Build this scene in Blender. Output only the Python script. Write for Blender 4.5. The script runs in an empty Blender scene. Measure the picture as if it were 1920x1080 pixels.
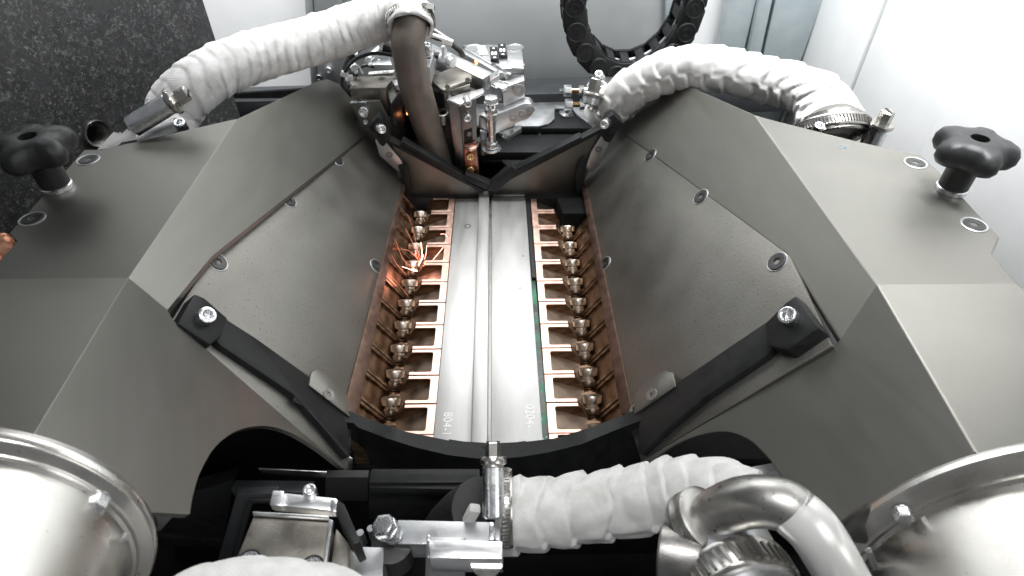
import bpy, bmesh, math, random
from math import sin, cos, pi, radians, sqrt
from mathutils import Vector, Matrix, noise
random.seed(7)
V = Vector
scene = bpy.context.scene
col = scene.collection
# ------------------------------------------------------------------ camera (1 unit = 10 cm)
F = 1150.0
CAM = V((0.24, 0, 7.0)); PITCH = radians(42.4); YAW = radians(-0.7)
cam_d = bpy.data.cameras.new('camera'); cam = bpy.data.objects.new('camera', cam_d); col.objects.link(cam)
cam.location = CAM; cam.rotation_euler = (pi/2-PITCH, 0, YAW)
cam_d.sensor_width = 36; cam_d.lens = 36*F/1920; cam_d.clip_start = 0.05; cam_d.clip_end = 200
cam_d.dof.use_dof = True; cam_d.dof.focus_distance = 8.8; cam_d.dof.aperture_fstop = .85
scene.camera = cam
CR = Matrix.Rotation(YAW, 3, 'Z') @ Matrix.Rotation(pi/2-PITCH, 3, 'X')
# ------------------------------------------------------------------ world, lamps and added fill lights
w = bpy.data.worlds.new('World'); scene.world = w; w.use_nodes = True
wn = w.node_tree.nodes; wn['Background'].inputs[0].default_value = (0.93, 0.96, 1.0, 1); wn['Background'].inputs[1].default_value = 0.20
def area(name, loc, look, sx, sy, power, colr=(1, 1, 1)):
    d = bpy.data.lights.new(name, 'AREA'); d.shape = 'RECTANGLE'; d.size = sx; d.size_y = sy; d.energy = power; d.color = colr
    o = bpy.data.objects.new(name, d); col.objects.link(o); o.location = loc
    o.rotation_euler = (V(look)-V(loc)).to_track_quat('-Z', 'Y').to_euler(); return o
area('machine_lamp', (0.8, 13.4, 10.5), (0.2, 6.5, 0), 6, 2.6, 440, (1, .99, .97))
area('side_wall_fill', (5.6, 9.0, 13.0), (7.6, 9.0, 3.0), 9, 1.6, 950, (.98, .99, 1)).data.spread = radians(62)  # added fill that brightens the white side wall, no fixture of the cabinet
area('rear_wall_fill', (-3.0, 11.8, 13.0), (-3.0, 14.9, 3.5), 18, 1.2, 1750, (.98, .99, 1)).data.spread = radians(95)  # invented light, put in to raise the back wall's brightness
area('front_fill', (0.5, 1.0, 12.5), (0.2, 3.2, 0), 4, 2, 190, (1, 1, 1)).data.spread = radians(80)  # extra overhead fill, added so the front hose is bright enough
area('doorway_light', (9.0, -5.0, 9.0), (0, 7, 0), 7, 7, 430, (1, 1, 1))
vs = scene.view_settings; vs.view_transform = 'Standard'; vs.look = 'None'; vs.exposure = 0.0; vs.gamma = 1
# ------------------------------------------------------------------ placing: a line of sight met with a real plane
def ray(px, py): return CR @ V((px-960, 540-py, -F))
def at(px, py, x=None, y=None, z=None, pl=None):
    d = ray(px, py)
    if z is not None: s = (z-CAM.z)/d.z
    elif y is not None: s = (y-CAM.y)/d.y
    elif x is not None: s = (x-CAM.x)/d.x
    else: s = pl[1].dot(pl[0]-CAM)/pl[1].dot(d)
    return CAM + d*s
def plane3(a, b, c): return (a, (b-a).cross(c-a).normalized())
def upx(p, n=1.0):                      # world length that n photo pixels span at point p
    return n*(CR.inverted() @ (p-CAM)).length/F * (-(CR.inverted() @ (p-CAM)).z/(p-CAM).length)
# ------------------------------------------------------------------ materials
def nd(nt, typ, **k):
    n = nt.nodes.new(typ)
    for a, b in k.items(): setattr(n, a, b)
    return n
def mat(name, c1, c2=None, metal=0.0, rough=0.5, r2=None, nscale=4.0, stretch=(1, 1, 1), bump=0.0, bscale=60.0, spec=0.5, detail=6, lo=.35, hi=.65, coat=0, emit=None, wear=None, grime=None):
    m = bpy.data.materials.new(name); m.use_nodes = True; nt = m.node_tree; L = nt.links
    b = nt.nodes['Principled BSDF']; b.inputs['Metallic'].default_value = metal; b.inputs['Specular IOR Level'].default_value = spec
    b.inputs['Coat Weight'].default_value = coat
    tc = nd(nt, 'ShaderNodeTexCoord'); mp = nd(nt, 'ShaderNodeMapping'); mp.inputs['Scale'].default_value = stretch
    L.new(tc.outputs['Object'], mp.inputs[0])
    nz = nd(nt, 'ShaderNodeTexNoise'); nz.inputs['Scale'].default_value = nscale; nz.inputs['Detail'].default_value = detail
    L.new(mp.outputs[0], nz.inputs[0])
    mr = nd(nt, 'ShaderNodeMapRange'); mr.inputs[1].default_value = lo; mr.inputs[2].default_value = hi; L.new(nz.outputs[0], mr.inputs[0])
    mx = nd(nt, 'ShaderNodeMix', data_type='RGBA'); L.new(mr.outputs[0], mx.inputs[0])
    c2 = c2 or c1
    mx.inputs[6].default_value = (*c1, 1); mx.inputs[7].default_value = (*c2, 1); out = mx.outputs[2]
    if grime:
        n2 = nd(nt, 'ShaderNodeTexNoise'); n2.inputs['Scale'].default_value = grime[1]; n2.inputs['Detail'].default_value = 9
        L.new(tc.outputs['Object'], n2.inputs[0])
        m2 = nd(nt, 'ShaderNodeMapRange'); m2.inputs[1].default_value = grime[2]; m2.inputs[2].default_value = grime[2]+.06; L.new(n2.outputs[0], m2.inputs[0])
        x2 = nd(nt, 'ShaderNodeMix', data_type='RGBA'); L.new(m2.outputs[0], x2.inputs[0]); L.new(out, x2.inputs[6]); x2.inputs[7].default_value = (*grime[0], 1); out = x2.outputs[2]
    L.new(out, b.inputs['Base Color'])
    rr = nd(nt, 'ShaderNodeMapRange'); rr.inputs[1].default_value = lo; rr.inputs[2].default_value = hi
    rr.inputs[3].default_value = rough; rr.inputs[4].default_value = r2 if r2 is not None else rough
    L.new(nz.outputs[0], rr.inputs[0]); L.new(rr.outputs[0], b.inputs['Roughness'])
    if bump:
        n3 = nd(nt, 'ShaderNodeTexNoise'); n3.inputs['Scale'].default_value = bscale; n3.inputs['Detail'].default_value = 4
        L.new(mp.outputs[0], n3.inputs[0])
        bp = nd(nt, 'ShaderNodeBump'); bp.inputs['Strength'].default_value = bump; bp.inputs['Distance'].default_value = .02
        L.new(n3.outputs[0], bp.inputs['Height']); L.new(bp.outputs[0], b.inputs['Normal'])
    if emit:
        b.inputs['Emission Color'].default_value = (*emit[0], 1); b.inputs['Emission Strength'].default_value = emit[1]
    return m
M = {}
M['hood'] = mat('brushed_steel', (.195, .192, .174), (.208, .204, .186), 1, .44, .47, 1.4, (.5, 1, 5), .04, 22, detail=8, grime=((.12, .115, .105), 30, .72))
M['plate'] = mat('matt_steel', (.175, .172, .156), (.205, .20, .183), 1, .47, .53, 1.6, (1, 1, 1), .12, 30, grime=((.09, .08, .07), 40, .635))
M['track'] = mat('milled_steel', (.47, .47, .46), (.53, .53, .52), 1, .48, .54, 2, (3, .5, 1), .05, 10, grime=((.32, .3, .27), 18, .70))
M['rim'] = mat('bright_copper', (.80, .52, .42), (.90, .64, .54), 1, .34, .5, 8, bump=.1)
M['cu'] = mat('oxidised_copper', (.14, .085, .053), (.33, .22, .145), 1, .30, .46, 3.5, (1, 1, 2.5), .12, 20)
M['cu2'] = mat('dark_copper', (.24, .185, .145), (.44, .34, .26), 1, .36, .5, 5, (1, 1, 1), .1, 20)
M['strip'] = mat('copper_reflection_strip', (.12, .075, .058), (.20, .135, .108), 1, .45, .55, 6, bump=.1)  # brown colour paints in the copper reflected on the plate's edge
M['stud'] = mat('stud_steel', (.42, .36, .30), (.56, .49, .43), 1, .28, .45, 6)
M['black'] = mat('black_anodised', (.010, .0105, .011), (.016, .0165, .017), 0, .42, .52, 6, bump=.15, bscale=60, spec=.22)
M['black2'] = mat('black_painted_base', (.006, .006, .0065), (.009, .009, .009), 0, .55, .65, 5, spec=.04)
M['deck'] = mat('dark_grey_deck', (.035, .039, .043), (.045, .049, .053), .3, .4, .5, 4, spec=.5)
M['rubber'] = mat('rubber', (.012, .012, .012), (.02, .02, .02), 0, .45, .6, 20)
M['plastic'] = mat('black_plastic', (.011, .0115, .012), (.016, .0165, .017), 0, .36, .45, 10, bump=.2, bscale=120, spec=.4)
M['chain'] = mat('chain_plastic', (.009, .0095, .010), (.014, .0145, .015), 0, .45, .5, 8, bump=.1, spec=.3)
M['zinc'] = mat('zinc_plated', (.68, .70, .72), (.78, .79, .80), 1, .22, .32, 8, bump=.08)
M['chrome'] = mat('polished_stainless', (.42, .41, .385), (.52, .505, .48), 1, .16, .32, 3, bump=.05, bscale=10, grime=((.25, .24, .22), 20, .66))
M['pipe'] = mat('pipe_stainless', (.52, .505, .475), (.60, .585, .555), 1, .25, .38, 2, (1, 1, 1), .06, 8, grime=((.36, .34, .31), 24, .66))
M['alu'] = mat('milled_aluminium', (.68, .69, .70), (.78, .78, .78), 1, .3, .4, 5, (1, 5, 1), .08, 30)
M['alu_g'] = mat('grey_aluminium', (.42, .43, .44), (.50, .51, .52), 1, .38, .48, 5, bump=.08)
M['servo'] = mat('bronze_grey_metal', (.30, .28, .25), (.38, .36, .32), 1, .4, .5, 5, bump=.15, bscale=40)
M['steel_d'] = mat('dark_steel', (.22, .215, .205), (.30, .29, .28), 1, .35, .45, 5, bump=.1)
M['brown'] = mat('brown_painted_pipe', (.13, .108, .092), (.165, .14, .12), .4, .42, .52, 4, bump=.12, bscale=60)
M['brass'] = mat('brass', (.55, .36, .18), (.62, .42, .22), 1, .25)
M['white'] = mat('white_wall_paint', (.82, .83, .83), (.85, .86, .86), 0, .5, .5, 2)
M['greyw'] = mat('grey_wall_paint', (.33, .345, .35), (.36, .375, .38), 0, .42, .5, 1.2)
M['post'] = mat('blue_grey_post', (.36, .415, .435), (.41, .46, .475), .2, .4, .5, 3)
M['postd'] = mat('grey_post', (.25, .262, .262), (.28, .292, .292), .2, .45, .5, 3)
M['label'] = mat('label_paper', (.80, .80, .78), None, 0, .5)
M['ink'] = mat('ink', (.10, .10, .10), None, 0, .6)
M['etch'] = mat('etched_mark', (.54, .54, .53), None, 1, .5)
M['blueink'] = mat('blue_ink', (.16, .22, .30), (.24, .28, .33), .3, .6)
M['tie'] = mat('white_nylon', (.72, .73, .74), None, 0, .4)
M['spark'] = mat('spark', (1, .3, .15), None, 0, .5, emit=((1, .50, .38), 5))
M['sparkd'] = mat('fading_spark', (1, .3, .15), None, 0, .5, emit=((1, .42, .30), .55))
M['led'] = mat('orange_led', (1, .35, .1), None, 0, .5, emit=((1, .36, .12), 5))
M['mesh'] = mat('copper_braid', (.80, .30, .16), (1, .55, .38), .8, .25, .45, 14, bump=.6, bscale=30)
M['screwd'] = mat('dark_screw', (.07, .07, .07), (.10, .10, .10), 1, .35, .5, 9)
M['elbow'] = mat('dull_stainless', (.30, .295, .28), (.40, .39, .37), 1, .3, .45, 3, bump=.06, bscale=10, grime=((.18, .17, .155), 20, .62))
M['hole'] = mat('hollow_shade', (.01, .01, .01), None, 0, .6)  # near-black paints the shade inside holes, slots and recesses
def granite():
    m = mat('granite', (.028, .029, .030), (.05, .05, .052), 0, .35, .5, 8, detail=8); nt = m.node_tree; L = nt.links
    b = nt.nodes['Principled BSDF']; tc = nt.nodes['Texture Coordinate']
    old = b.inputs['Base Color'].links[0].from_socket
    for sc, th, c in ((9, .55, (.12, .125, .125)), (15, .575, (.20, .205, .20)), (27, .59, (.30, .30, .30)), (7, .60, (.07, .09, .085)), (6, .61, (.12, .08, .055)), (1.2, .56, (.05, .052, .053))):
        n = nd(nt, 'ShaderNodeTexNoise'); n.inputs['Scale'].default_value = sc; n.inputs['Detail'].default_value = 8; n.inputs['Roughness'].default_value = .75; n.inputs['Distortion'].default_value = .6
        mp = nd(nt, 'ShaderNodeMapping'); mp.inputs['Location'].default_value = (sc*3, sc, 1); L.new(tc.outputs['Object'], mp.inputs[0]); L.new(mp.outputs[0], n.inputs[0])
        r = nd(nt, 'ShaderNodeMapRange'); r.inputs[1].default_value = th; r.inputs[2].default_value = th+.05; L.new(n.outputs[0], r.inputs[0])
        x = nd(nt, 'ShaderNodeMix', data_type='RGBA'); L.new(r.outputs[0], x.inputs[0]); L.new(old, x.inputs[6]); x.inputs[7].default_value = (*c, 1); old = x.outputs[2]
    L.new(old, b.inputs['Base Color']); return m
M['granite'] = granite()
def cloth():
    m = mat('white_glass_cloth', (.58, .58, .57), (.46, .455, .44), 0, .75, .85, 5); nt = m.node_tree; L = nt.links
    b = nt.nodes['Principled BSDF']; b.inputs['Sheen Weight'].default_value = .2
    uv = nd(nt, 'ShaderNodeUVMap'); wv = nd(nt, 'ShaderNodeTexWave'); wv.inputs['Scale'].default_value = 14; wv.inputs['Distortion'].default_value = .6
    mp = nd(nt, 'ShaderNodeMapping'); mp.inputs['Rotation'].default_value = (0, 0, .5); L.new(uv.outputs[0], mp.inputs[0]); L.new(mp.outputs[0], wv.inputs[0])
    bp = nd(nt, 'ShaderNodeBump'); bp.inputs['Strength'].default_value = .13; bp.inputs['Distance'].default_value = .012
    L.new(wv.outputs[0], bp.inputs['Height']); L.new(bp.outputs[0], b.inputs['Normal']); return m
M['cloth'] = cloth()
def pcb():
    m = mat('circuit_board_green', (.006, .014, .010), (.02, .20, .10), 0, .3, .5, 2.6, lo=.45, hi=.62, grime=((.45, .5, .45), 22, .66)); return m
M['pcb'] = pcb()
# ------------------------------------------------------------------ mesh helpers
def frame(axis, up=V((0, 0, 1))):
    a = V(axis).normalized()
    x = V(up).cross(a)
    if x.length < 1e-3: x = V((1, 0, 0)).cross(a)
    x.normalize(); return Matrix((x, a.cross(x), a)).transposed()     # columns x, y, axis
def lathe(bm, o, axis, prof, n=24, up=V((0, 0, 1)), cap0=True, cap1=True):
    Fm = frame(axis, up); rings = []
    for r, z in prof:
        ring = []
        for i in range(n):
            t = 2*pi*i/n; rr = r(t) if callable(r) else r
            ring.append(bm.verts.new(o + Fm @ V((rr*cos(t), rr*sin(t), z))))
        rings.append(ring)
    for a, b in zip(rings, rings[1:]):
        for i in range(n): bm.faces.new((a[i], a[(i+1) % n], b[(i+1) % n], b[i]))
    if cap0: bm.faces.new(rings[0][::-1])
    if cap1: bm.faces.new(rings[-1])
    return bm
def hexr(a, k=6, ph=0): return lambda t: a/cos(((t+ph) % (2*pi/k))-pi/k)
def cylb(bm, a, b, r, n=20, r1=None):
    return lathe(bm, a, b-a, [(r, 0), (r if r1 is None else r1, (b-a).length)], n)
def solid(bm, poly, off, off0=None):
    """a polygon given depth; off is the thickness vector"""
    a = [bm.verts.new(p + (off0 or V((0, 0, 0)))) for p in poly]; b = [bm.verts.new(p+off) for p in poly]
    n = len(poly)
    f = bm.faces.new(a); g = bm.faces.new(b[::-1])
    for i in range(n): bm.faces.new((a[(i+1) % n], a[i], b[i], b[(i+1) % n]))
    return bm
def boxb(bm, c, sx, sy, sz, R=None):
    R = R or Matrix.Identity(3)
    poly = [V(c)+R @ V((x*sx/2, y*sy/2, sz/2)) for x, y in ((-1, -1), (1, -1), (1, 1), (-1, 1))]
    return solid(bm, poly, R @ V((0, 0, -sz)))
def bmn(): return bmesh.new()
def link(name, me, m, parent):
    o = bpy.data.objects.new(name, me); col.objects.link(o)
    if m: me.materials.clear(); me.materials.append(m)
    if parent:
        o.parent = parent; o.matrix_parent_inverse = Matrix.Translation(ploc(parent)).inverted()
    return o
def ploc(o): return o.location if not o.parent else V((0, 0, 0))
def obj(name, bm, m, parent=None, bev=0.0, seg=2, sharp=30, subd=0):
    bmesh.ops.recalc_face_normals(bm, faces=bm.faces)
    if bev:
        es = [e for e in bm.edges if len(e.link_faces) == 2 and e.calc_face_angle(0) > radians(28)]
        bmesh.ops.bevel(bm, geom=es, offset=bev, segments=seg, profile=.5, affect='EDGES', clamp_overlap=True)
    for f in bm.faces: f.smooth = True
    for e in bm.edges:
        if len(e.link_faces) == 2 and e.calc_face_angle(0) > radians(sharp): e.smooth = False
    me = bpy.data.meshes.new(name); bm.to_mesh(me); bm.free()
    if subd: pass
    return link(name, me, m if isinstance(m, bpy.types.Material) else M[m], parent)
def thing(name, label, cat, loc=(0, 0, 0), group=None):
    o = bpy.data.objects.new(name, None); col.objects.link(o); o.location = V(loc); o.empty_display_size = .1
    return tag(o, label, cat, group)
def tag(o, label=None, cat=None, group=None, kind=None):
    if label: o['label'] = label
    if cat: o['category'] = cat
    if group: o['group'] = group
    if kind: o['kind'] = kind
    return o
def Z(pts, z): return [at(*p, z=z) for p in pts]
def Y(pts, y): return [at(*p, y=y) for p in pts]
def slab(name, pts, z, h, m, parent=None, bev=.015):
    """top face seen through pts on the level z, h thick downwards"""
    return obj(name, solid(bmn(), Z(pts, z), V((0, 0, -h))), m, parent, bev)
def wall(name, pts, y, d, m, parent=None, bev=.015):
    return obj(name, solid(bmn(), Y(pts, y), V((0, d, 0))), m, parent, bev)
def spline(pts, n):
    pts = [V(p) for p in pts]; P = [2*pts[0]-pts[1]]+pts+[2*pts[-1]-pts[-2]]; out = []
    for i in range(1, len(P)-2):
        for k in range(n):
            t = k/n; a, b, c, d = P[i-1:i+3]
            out.append(.5*((2*b)+(c-a)*t+(2*a-5*b+4*c-d)*t*t+(3*b-a-3*c+d)*t**3))
    out.append(pts[-1]); return out
def tube(bm, pts, r, n=10, seg=8, rf=None, closed=True, uvs=False):
    """swept tube with a parallel-transported frame; rf(s, theta) scales the radius"""
    C = spline(pts, seg) if seg > 1 else [V(p) for p in pts]
    T = [(C[min(i+1, len(C)-1)]-C[max(i-1, 0)]).normalized() for i in range(len(C))]
    x = T[0].cross(V((0, 0, 1)));
    if x.length < .05: x = T[0].cross(V((1, 0, 0)))
    x.normalize(); rings = []; s = 0; S = []
    for i, c in enumerate(C):
        if i: s += (c-C[i-1]).length; x = (x - T[i]*x.dot(T[i])).normalized()
        y = T[i].cross(x); ring = []
        for k in range(n):
            t = 2*pi*k/n; rr = r(s) if callable(r) else r
            if rf: rr *= rf(s, t)
            ring.append(bm.verts.new(c + (x*cos(t)+y*sin(t))*rr))
        rings.append(ring); S.append(s)
    uvl = bm.loops.layers.uv.new('uv') if uvs else None
    for i, (a, b) in enumerate(zip(rings, rings[1:])):
        for k in range(n):
            f = bm.faces.new((a[k], a[(k+1) % n], b[(k+1) % n], b[k]))
            if uvs:
                for lp, (u, v) in zip(f.loops, ((S[i], k), (S[i], k+1), (S[i+1], k+1), (S[i+1], k))): lp[uvl].uv = (u, v/n*2)
    if closed: bm.faces.new(rings[0][::-1]); bm.faces.new(rings[-1])
    return bm
# ---- shared screw meshes (unit: head radius 1)
def rings_mesh(name, prof, n=24):
    bm = bmn(); lathe(bm, V((0, 0, 0)), V((0, 0, 1)), prof, n); bmesh.ops.recalc_face_normals(bm, faces=bm.faces)
    for f in bm.faces: f.smooth = True
    for e in bm.edges:
        if len(e.link_faces) == 2 and e.calc_face_angle(0) > radians(30): e.smooth = False
    me = bpy.data.meshes.new(name); bm.to_mesh(me); bm.free(); return me
HX = hexr(.46)
SOCK = rings_mesh('socket_screw', [(1, -.3), (1, .86), (.93, .97), (.85, 1.0), (.62, 1.0), (hexr(.50), .94), (HX, .90), (HX, .35), (.1, .25)])
CSK = rings_mesh('countersunk_screw', [(.8, -.5), (1, -.03), (1, .03), (.96, .06), (.60, .06), (hexr(.36), .03), (hexr(.34), 0), (hexr(.34), -.4), (.08, -.45)])
RINGS = rings_mesh('screw_seat', [(1.22, -.06), (1.22, .02), (1.16, .05), (1.05, .03), (1.02, -.05), (.9, -.06)])
BOLT = rings_mesh('hex_bolt', [(1.0, -.02), (1.0, .06), (hexr(.86), .08), (hexr(.86), .62), (hexr(.83), .70), (.74, .74), (.3, .74)])
SHARED = {}
def inst(me, name, p, axis, r, m, parent, h=None, spin=0):
    key = (me.name, m)
    if key not in SHARED: c = me.copy(); c.materials.append(M[m]); SHARED[key] = c
    o = bpy.data.objects.new(name, SHARED[key]); col.objects.link(o)
    mw = Matrix.Translation(p) @ (frame(axis) @ Matrix.Rotation(spin, 3, 'Z')).to_4x4() @ Matrix.Diagonal((r, r, h or r, 1))
    if parent:
        o.parent = parent; o.matrix_parent_inverse = Matrix.Translation(ploc(parent)).inverted()
    o.matrix_basis = mw; return o
def socket(p, axis, r, parent, m='zinc', h=None, name='screw'): return inst(SOCK, name, p, axis, r, m, parent, h, random.random()*2)
def csk(p, axis, r, parent, m='zinc', name='screw'):
    return inst(CSK, name, p, axis, r, m, parent, None, random.random()*2)
def hexbolt(p, axis, r, parent, m='zinc', h=None, name='bolt'): return inst(BOLT, name, p, axis, r, m, parent, h, random.random())
def text(name, body, size, p, xdir, ndir, m, parent, ext=.002):
    cu = bpy.data.curves.new(name, 'FONT'); cu.body = body; cu.size = size; cu.extrude = ext; cu.align_x = 'CENTER'; cu.align_y = 'CENTER'
    o = bpy.data.objects.new(name, cu); col.objects.link(o); cu.materials.append(M[m])
    x = V(xdir).normalized(); z = V(ndir).normalized(); y = z.cross(x).normalized(); x = y.cross(z)
    bpy.context.view_layer.update(); me = bpy.data.meshes.new_from_object(o); bpy.data.objects.remove(o)
    me.materials.clear(); me.materials.append(M[m]); me.transform(Matrix.Translation(p) @ Matrix((x, y, z)).transposed().to_4x4())
    return link(name, me, None, parent)

# ================================================================== SETTING
# back wall, side wall, decks
tag(wall('back_wall', [(-1500, -1800), (3600, -1800), (2600, 330), (-700, 330)], 14.9, .3, 'white', None, 0), kind='structure')
p = thing('grey_wall_panel', 'large grey sheet panel on the back wall behind the energy chain', 'panel', at(900, 40, y=14.7))
wall('sheet', [(612, -300), (1247, -300), (1247, 200), (655, 200)], 14.72, .1, 'greyw', p, .02)
wall('edge_profile', [(1250, -300), (1266, -300), (1262, 200), (1246, 200)], 14.6, .2, 'post', p, .03)
p = thing('column', 'grey steel column left of the grey panel with round screws', 'column', at(600, 140, y=14.4))
wall('face', [(572, -300), (606, -300), (652, 160), (597, 160)], 14.35, .3, 'postd', p, .02)
wall('rib', [(548, -300), (570, -300), (595, 160), (583, 160)], 14.5, .2, 'greyw', p, .03)
socket(at(617, 130, y=14.34), (0, -1, 0), upx(at(617, 130, y=14.3), 6.5), p)
socket(at(599, 144, y=14.34), (0, -1, 0), upx(at(599, 144, y=14.3), 6), p, 'steel_d')
o = wall('sticker', [(606, 92), (617, 91), (619, 105), (608, 106)], 14.34, .01, 'label', p, 0)
p = thing('corner_post', 'blue grey extruded corner post behind the right cloth hose', 'post', at(1450, 100, y=14.2))
wall('web', [(1425, -300), (1490, -300), (1362, 240), (1318, 240)], 14.45, .3, 'post', p, .04)
wall('flange', [(1486, -300), (1515, -300), (1397, 240), (1374, 240)], 14.3, .35, 'post', p, .05)
wall('side_panel', [(1522, -300), (1655, -300), (1456, 240), (1400, 240)], 14.36, .2, 'post', p, .03)
wall('strip', [(1665, -300), (1695, -300), (1473, 260), (1459, 240)], 14.36, .2, 'white', p, .03)
# right cabinet wall: three tall white panels that face the funnel
xr = 7.35
p = thing('cabinet_side_wall', 'tall white cabinet side wall of three panels behind the right knob', 'wall', (xr, 9, 0))
for k, (y0, y1) in enumerate(((14.6, 12.05), (12.0, 9.26), (9.2, 3.2))):
    dx = (.0, .05, -.04)[k]
    obj('panel', solid(bmn(), [V((xr+dx, y0, -3)), V((xr+dx, y1, -3)), V((xr+dx, y1, 11)), V((xr+dx, y0, 11))], V((.2, 0, 0))), 'white', p, .03)
# granite block on the left
ga, gb = at(404, 75, y=12.4), at(0, 200, y=8.6)
gd = (gb-ga); gd.z = 0; gd.normalize(); gn = V((gd.y, -gd.x, 0));
if gn.y > 0: gn = -gn
g0 = V((ga.x, ga.y, 0)); GPL = (g0, gn)
GR = thing('granite_block', 'speckled dark granite block with a threaded hole at the far left', 'stone block', g0)
ht = at(180, 250, pl=GPL); hr = upx(ht, 25)
def holed(bm, o, ux, uy, x0, x1, y0, y1, r, depth, n=32):
    """flat face with a round bore, given depth behind it"""
    nn = ux.cross(uy); outer = []; inner = []; back = []
    for i in range(n):
        t = 2*pi*i/n; c, s = cos(t), sin(t)
        k = min((x1 if c > 0 else -x0)/max(abs(c), 1e-6), (y1 if s > 0 else -y0)/max(abs(s), 1e-6))
        outer.append(bm.verts.new(o+ux*c*k+uy*s*k)); inner.append(bm.verts.new(o+ux*c*r+uy*s*r)); back.append(bm.verts.new(o+ux*c*r+uy*s*r-nn*depth))
    for i in range(n):
        j = (i+1) % n; bm.faces.new((outer[i], outer[j], inner[j], inner[i])); bm.faces.new((inner[i], inner[j], back[j], back[i]))
    bm.faces.new(back); return bm
bm = bmn()
ux = -gd; uy = V((0, 0, 1))
gt = 4.45-ht.z
holed(bm, ht, ux, uy, -12, (ga-ht).dot(ux), -7, gt, hr*.98, .8)
e0 = V((ga.x, ga.y, ht.z-7)); q = [e0, e0+V((0, 0, 7+gt)), e0+V((0, 0, 7+gt))-gn*4, e0-gn*4]
bm.faces.new([bm.verts.new(v) for v in q]); q = [q[1], q[2], q[2]-ux*14, q[1]-ux*14]; bm.faces.new([bm.verts.new(v) for v in q])
obj('slab_face', bm, 'granite', GR)
bm = bmn(); lathe(bm, ht, gn, [(hr*1.02, -.1), (hr*1.02, .03), (hr*.97, .05), (hr*.80, .03)] + [(hr*(.80 if k % 2 else .74), .0-.03*k) for k in range(24)], 32, cap0=False)
obj('threaded_insert', bm, 'steel_d', GR)
# decks behind the funnel
tag(slab('rear_deck', [(380, 165), (1500, 133), (1500, 164), (380, 192)], .77, .6, 'deck', None, .02), kind='structure')
tag(slab('base_floor', [(-2600, -100), (4200, -100), (2200, 1500), (-500, 1500)], -3.2, .2, 'black2', None, 0), kind='structure')
tag(socket(at(433, 165, z=.79), (0, 0, 1), .09, None, 'steel_d', .06), 'small screw in the dark deck below the left cloth hose', 'screw')
p = thing('deck_plate', 'light steel plate with cut outs behind the funnel right of the clamp', 'plate', at(1050, 200, z=.54))
z1 = .56
slab('steel_sheet', [(860, 181), (1160, 181), (1160, 250), (1130, 240), (1100, 228), (1082, 215), (1073, 203), (1040, 203), (1040, 222), (1030, 231), (1010, 236), (860, 236)], z1, .06, 'alu_g', p, .01)
csk(at(1053, 168, z=.78), (0, 0, 1), .06, p); csk(at(1052, 186, z=z1+.01), (0, 0, 1), .05, p); csk(at(995, 190, z=z1+.01), (0, 0, 1), .08, p)
csk(at(1060, 211, z=z1-.02), (0, 0, 1), .14, p)
p = thing('black_bridge', 'stepped black metal bridge under the steel sheet behind the funnel', 'bridge', at(1000, 260, z=.4))
slab('upper_step', [(700, 178), (1250, 178), (1250, 240), (700, 240)], z1-.065, .14, 'black', p, .02)
slab('lower_step', [(700, 232), (1250, 232), (1250, 285), (860, 285)], .34, .2, 'black', p, .02)
slab('ledge', [(905, 300), (940, 300), (952, 312), (1010, 312), (1010, 296), (1120, 296), (1120, 280), (905, 280)], .15, .1, 'black', p, .02)
slab('foot', [(880, 276), (1180, 276), (1180, 400), (880, 400)], -.3, .2, 'black2', p, .02)
csk(at(1012, 252, z=.35), (0, 0, 1), .035, p)
# dark frame below the left hose
p = thing('base_frame', 'black open frame behind the left hood below the cloth hose', 'frame', at(480, 200, z=.5))
wall('rear_plate', [(380, 180), (680, 160), (700, 420), (380, 420)], 13.3, .1, 'black2', p)
slab('grey_corner', [(330, 215), (388, 192), (430, 300), (330, 300)], .70, .3, 'greyw', p, .02)

# ================================================================== TRACK
YR0 = 10.2
def ytrack(px_y): return at(930, px_y, z=0).y
ya, yb = ytrack(372), ytrack(850)
T = thing('track_plate', 'bright milled steel track down the middle with raised centre rail', 'track', (-.05, (ya+yb)/2, 0))
def xat(px, py, z=0): return at(px, py, z=z).x
xl0, xl1 = xat(812, 825), xat(855, 374)
xr0, xr1 = xat(1018, 830), xat(985, 372)
def strip_px(name, a, b, c, d, z, h, m, par, bev=.012): return slab(name, [a, b, c, d], z, h, m, par, bev)
yb2 = ytrack(846)
def ext(a, b, y):            # point on the line a-b at depth y
    t = (y-a.y)/(b.y-a.y); return a+(b-a)*t
def zstrip(name, l0, l1, r0, r1, z, h, m, par, y0, y1, bev=.01):
    L0, L1, R0, R1 = [at(*q, z=z) for q in (l0, l1, r0, r1)]
    return obj(name, solid(bmn(), [ext(L0, L1, y0), ext(R0, R1, y0), ext(R0, R1, y1), ext(L0, L1, y1)], V((0, 0, -h))), m, par, bev)
zstrip('left_plate', (812, 825), (854, 375), (884, 830), (899, 375), 0, .12, 'track', T, yb2, ya)
zstrip('right_plate', (921, 830), (922, 370), (1018, 830), (985, 370), .03, .15, 'track', T, yb2, ya)
zstrip('centre_rail', (883, 835), (898, 352), (914, 835), (917, 352), .10, .22, 'track', T, yb2, ya+.12, .02)
zstrip('groove', (913, 835), (917, 352), (922, 835), (923, 352), -.04, .1, 'steel_d', T, yb2, ya, 0)
q = at(877, 424, z=.004); bm = bmn(); lathe(bm, q, V((0, 0, 1)), [(.06, -.02), (.06, 0), (.052, .004), (.045, -.006), (.02, -.01)], 20); obj('dowel_hole', bm, 'hole', T)
for (x, y) in ((981, 480), (975, 540)):
    q = at(x, y, z=.032); bm = bmn(); lathe(bm, q, V((0, 0, 1)), [(.02, -.01), (.02, .003)], 10); obj('speck', bm, 'steel_d', T)
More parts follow.
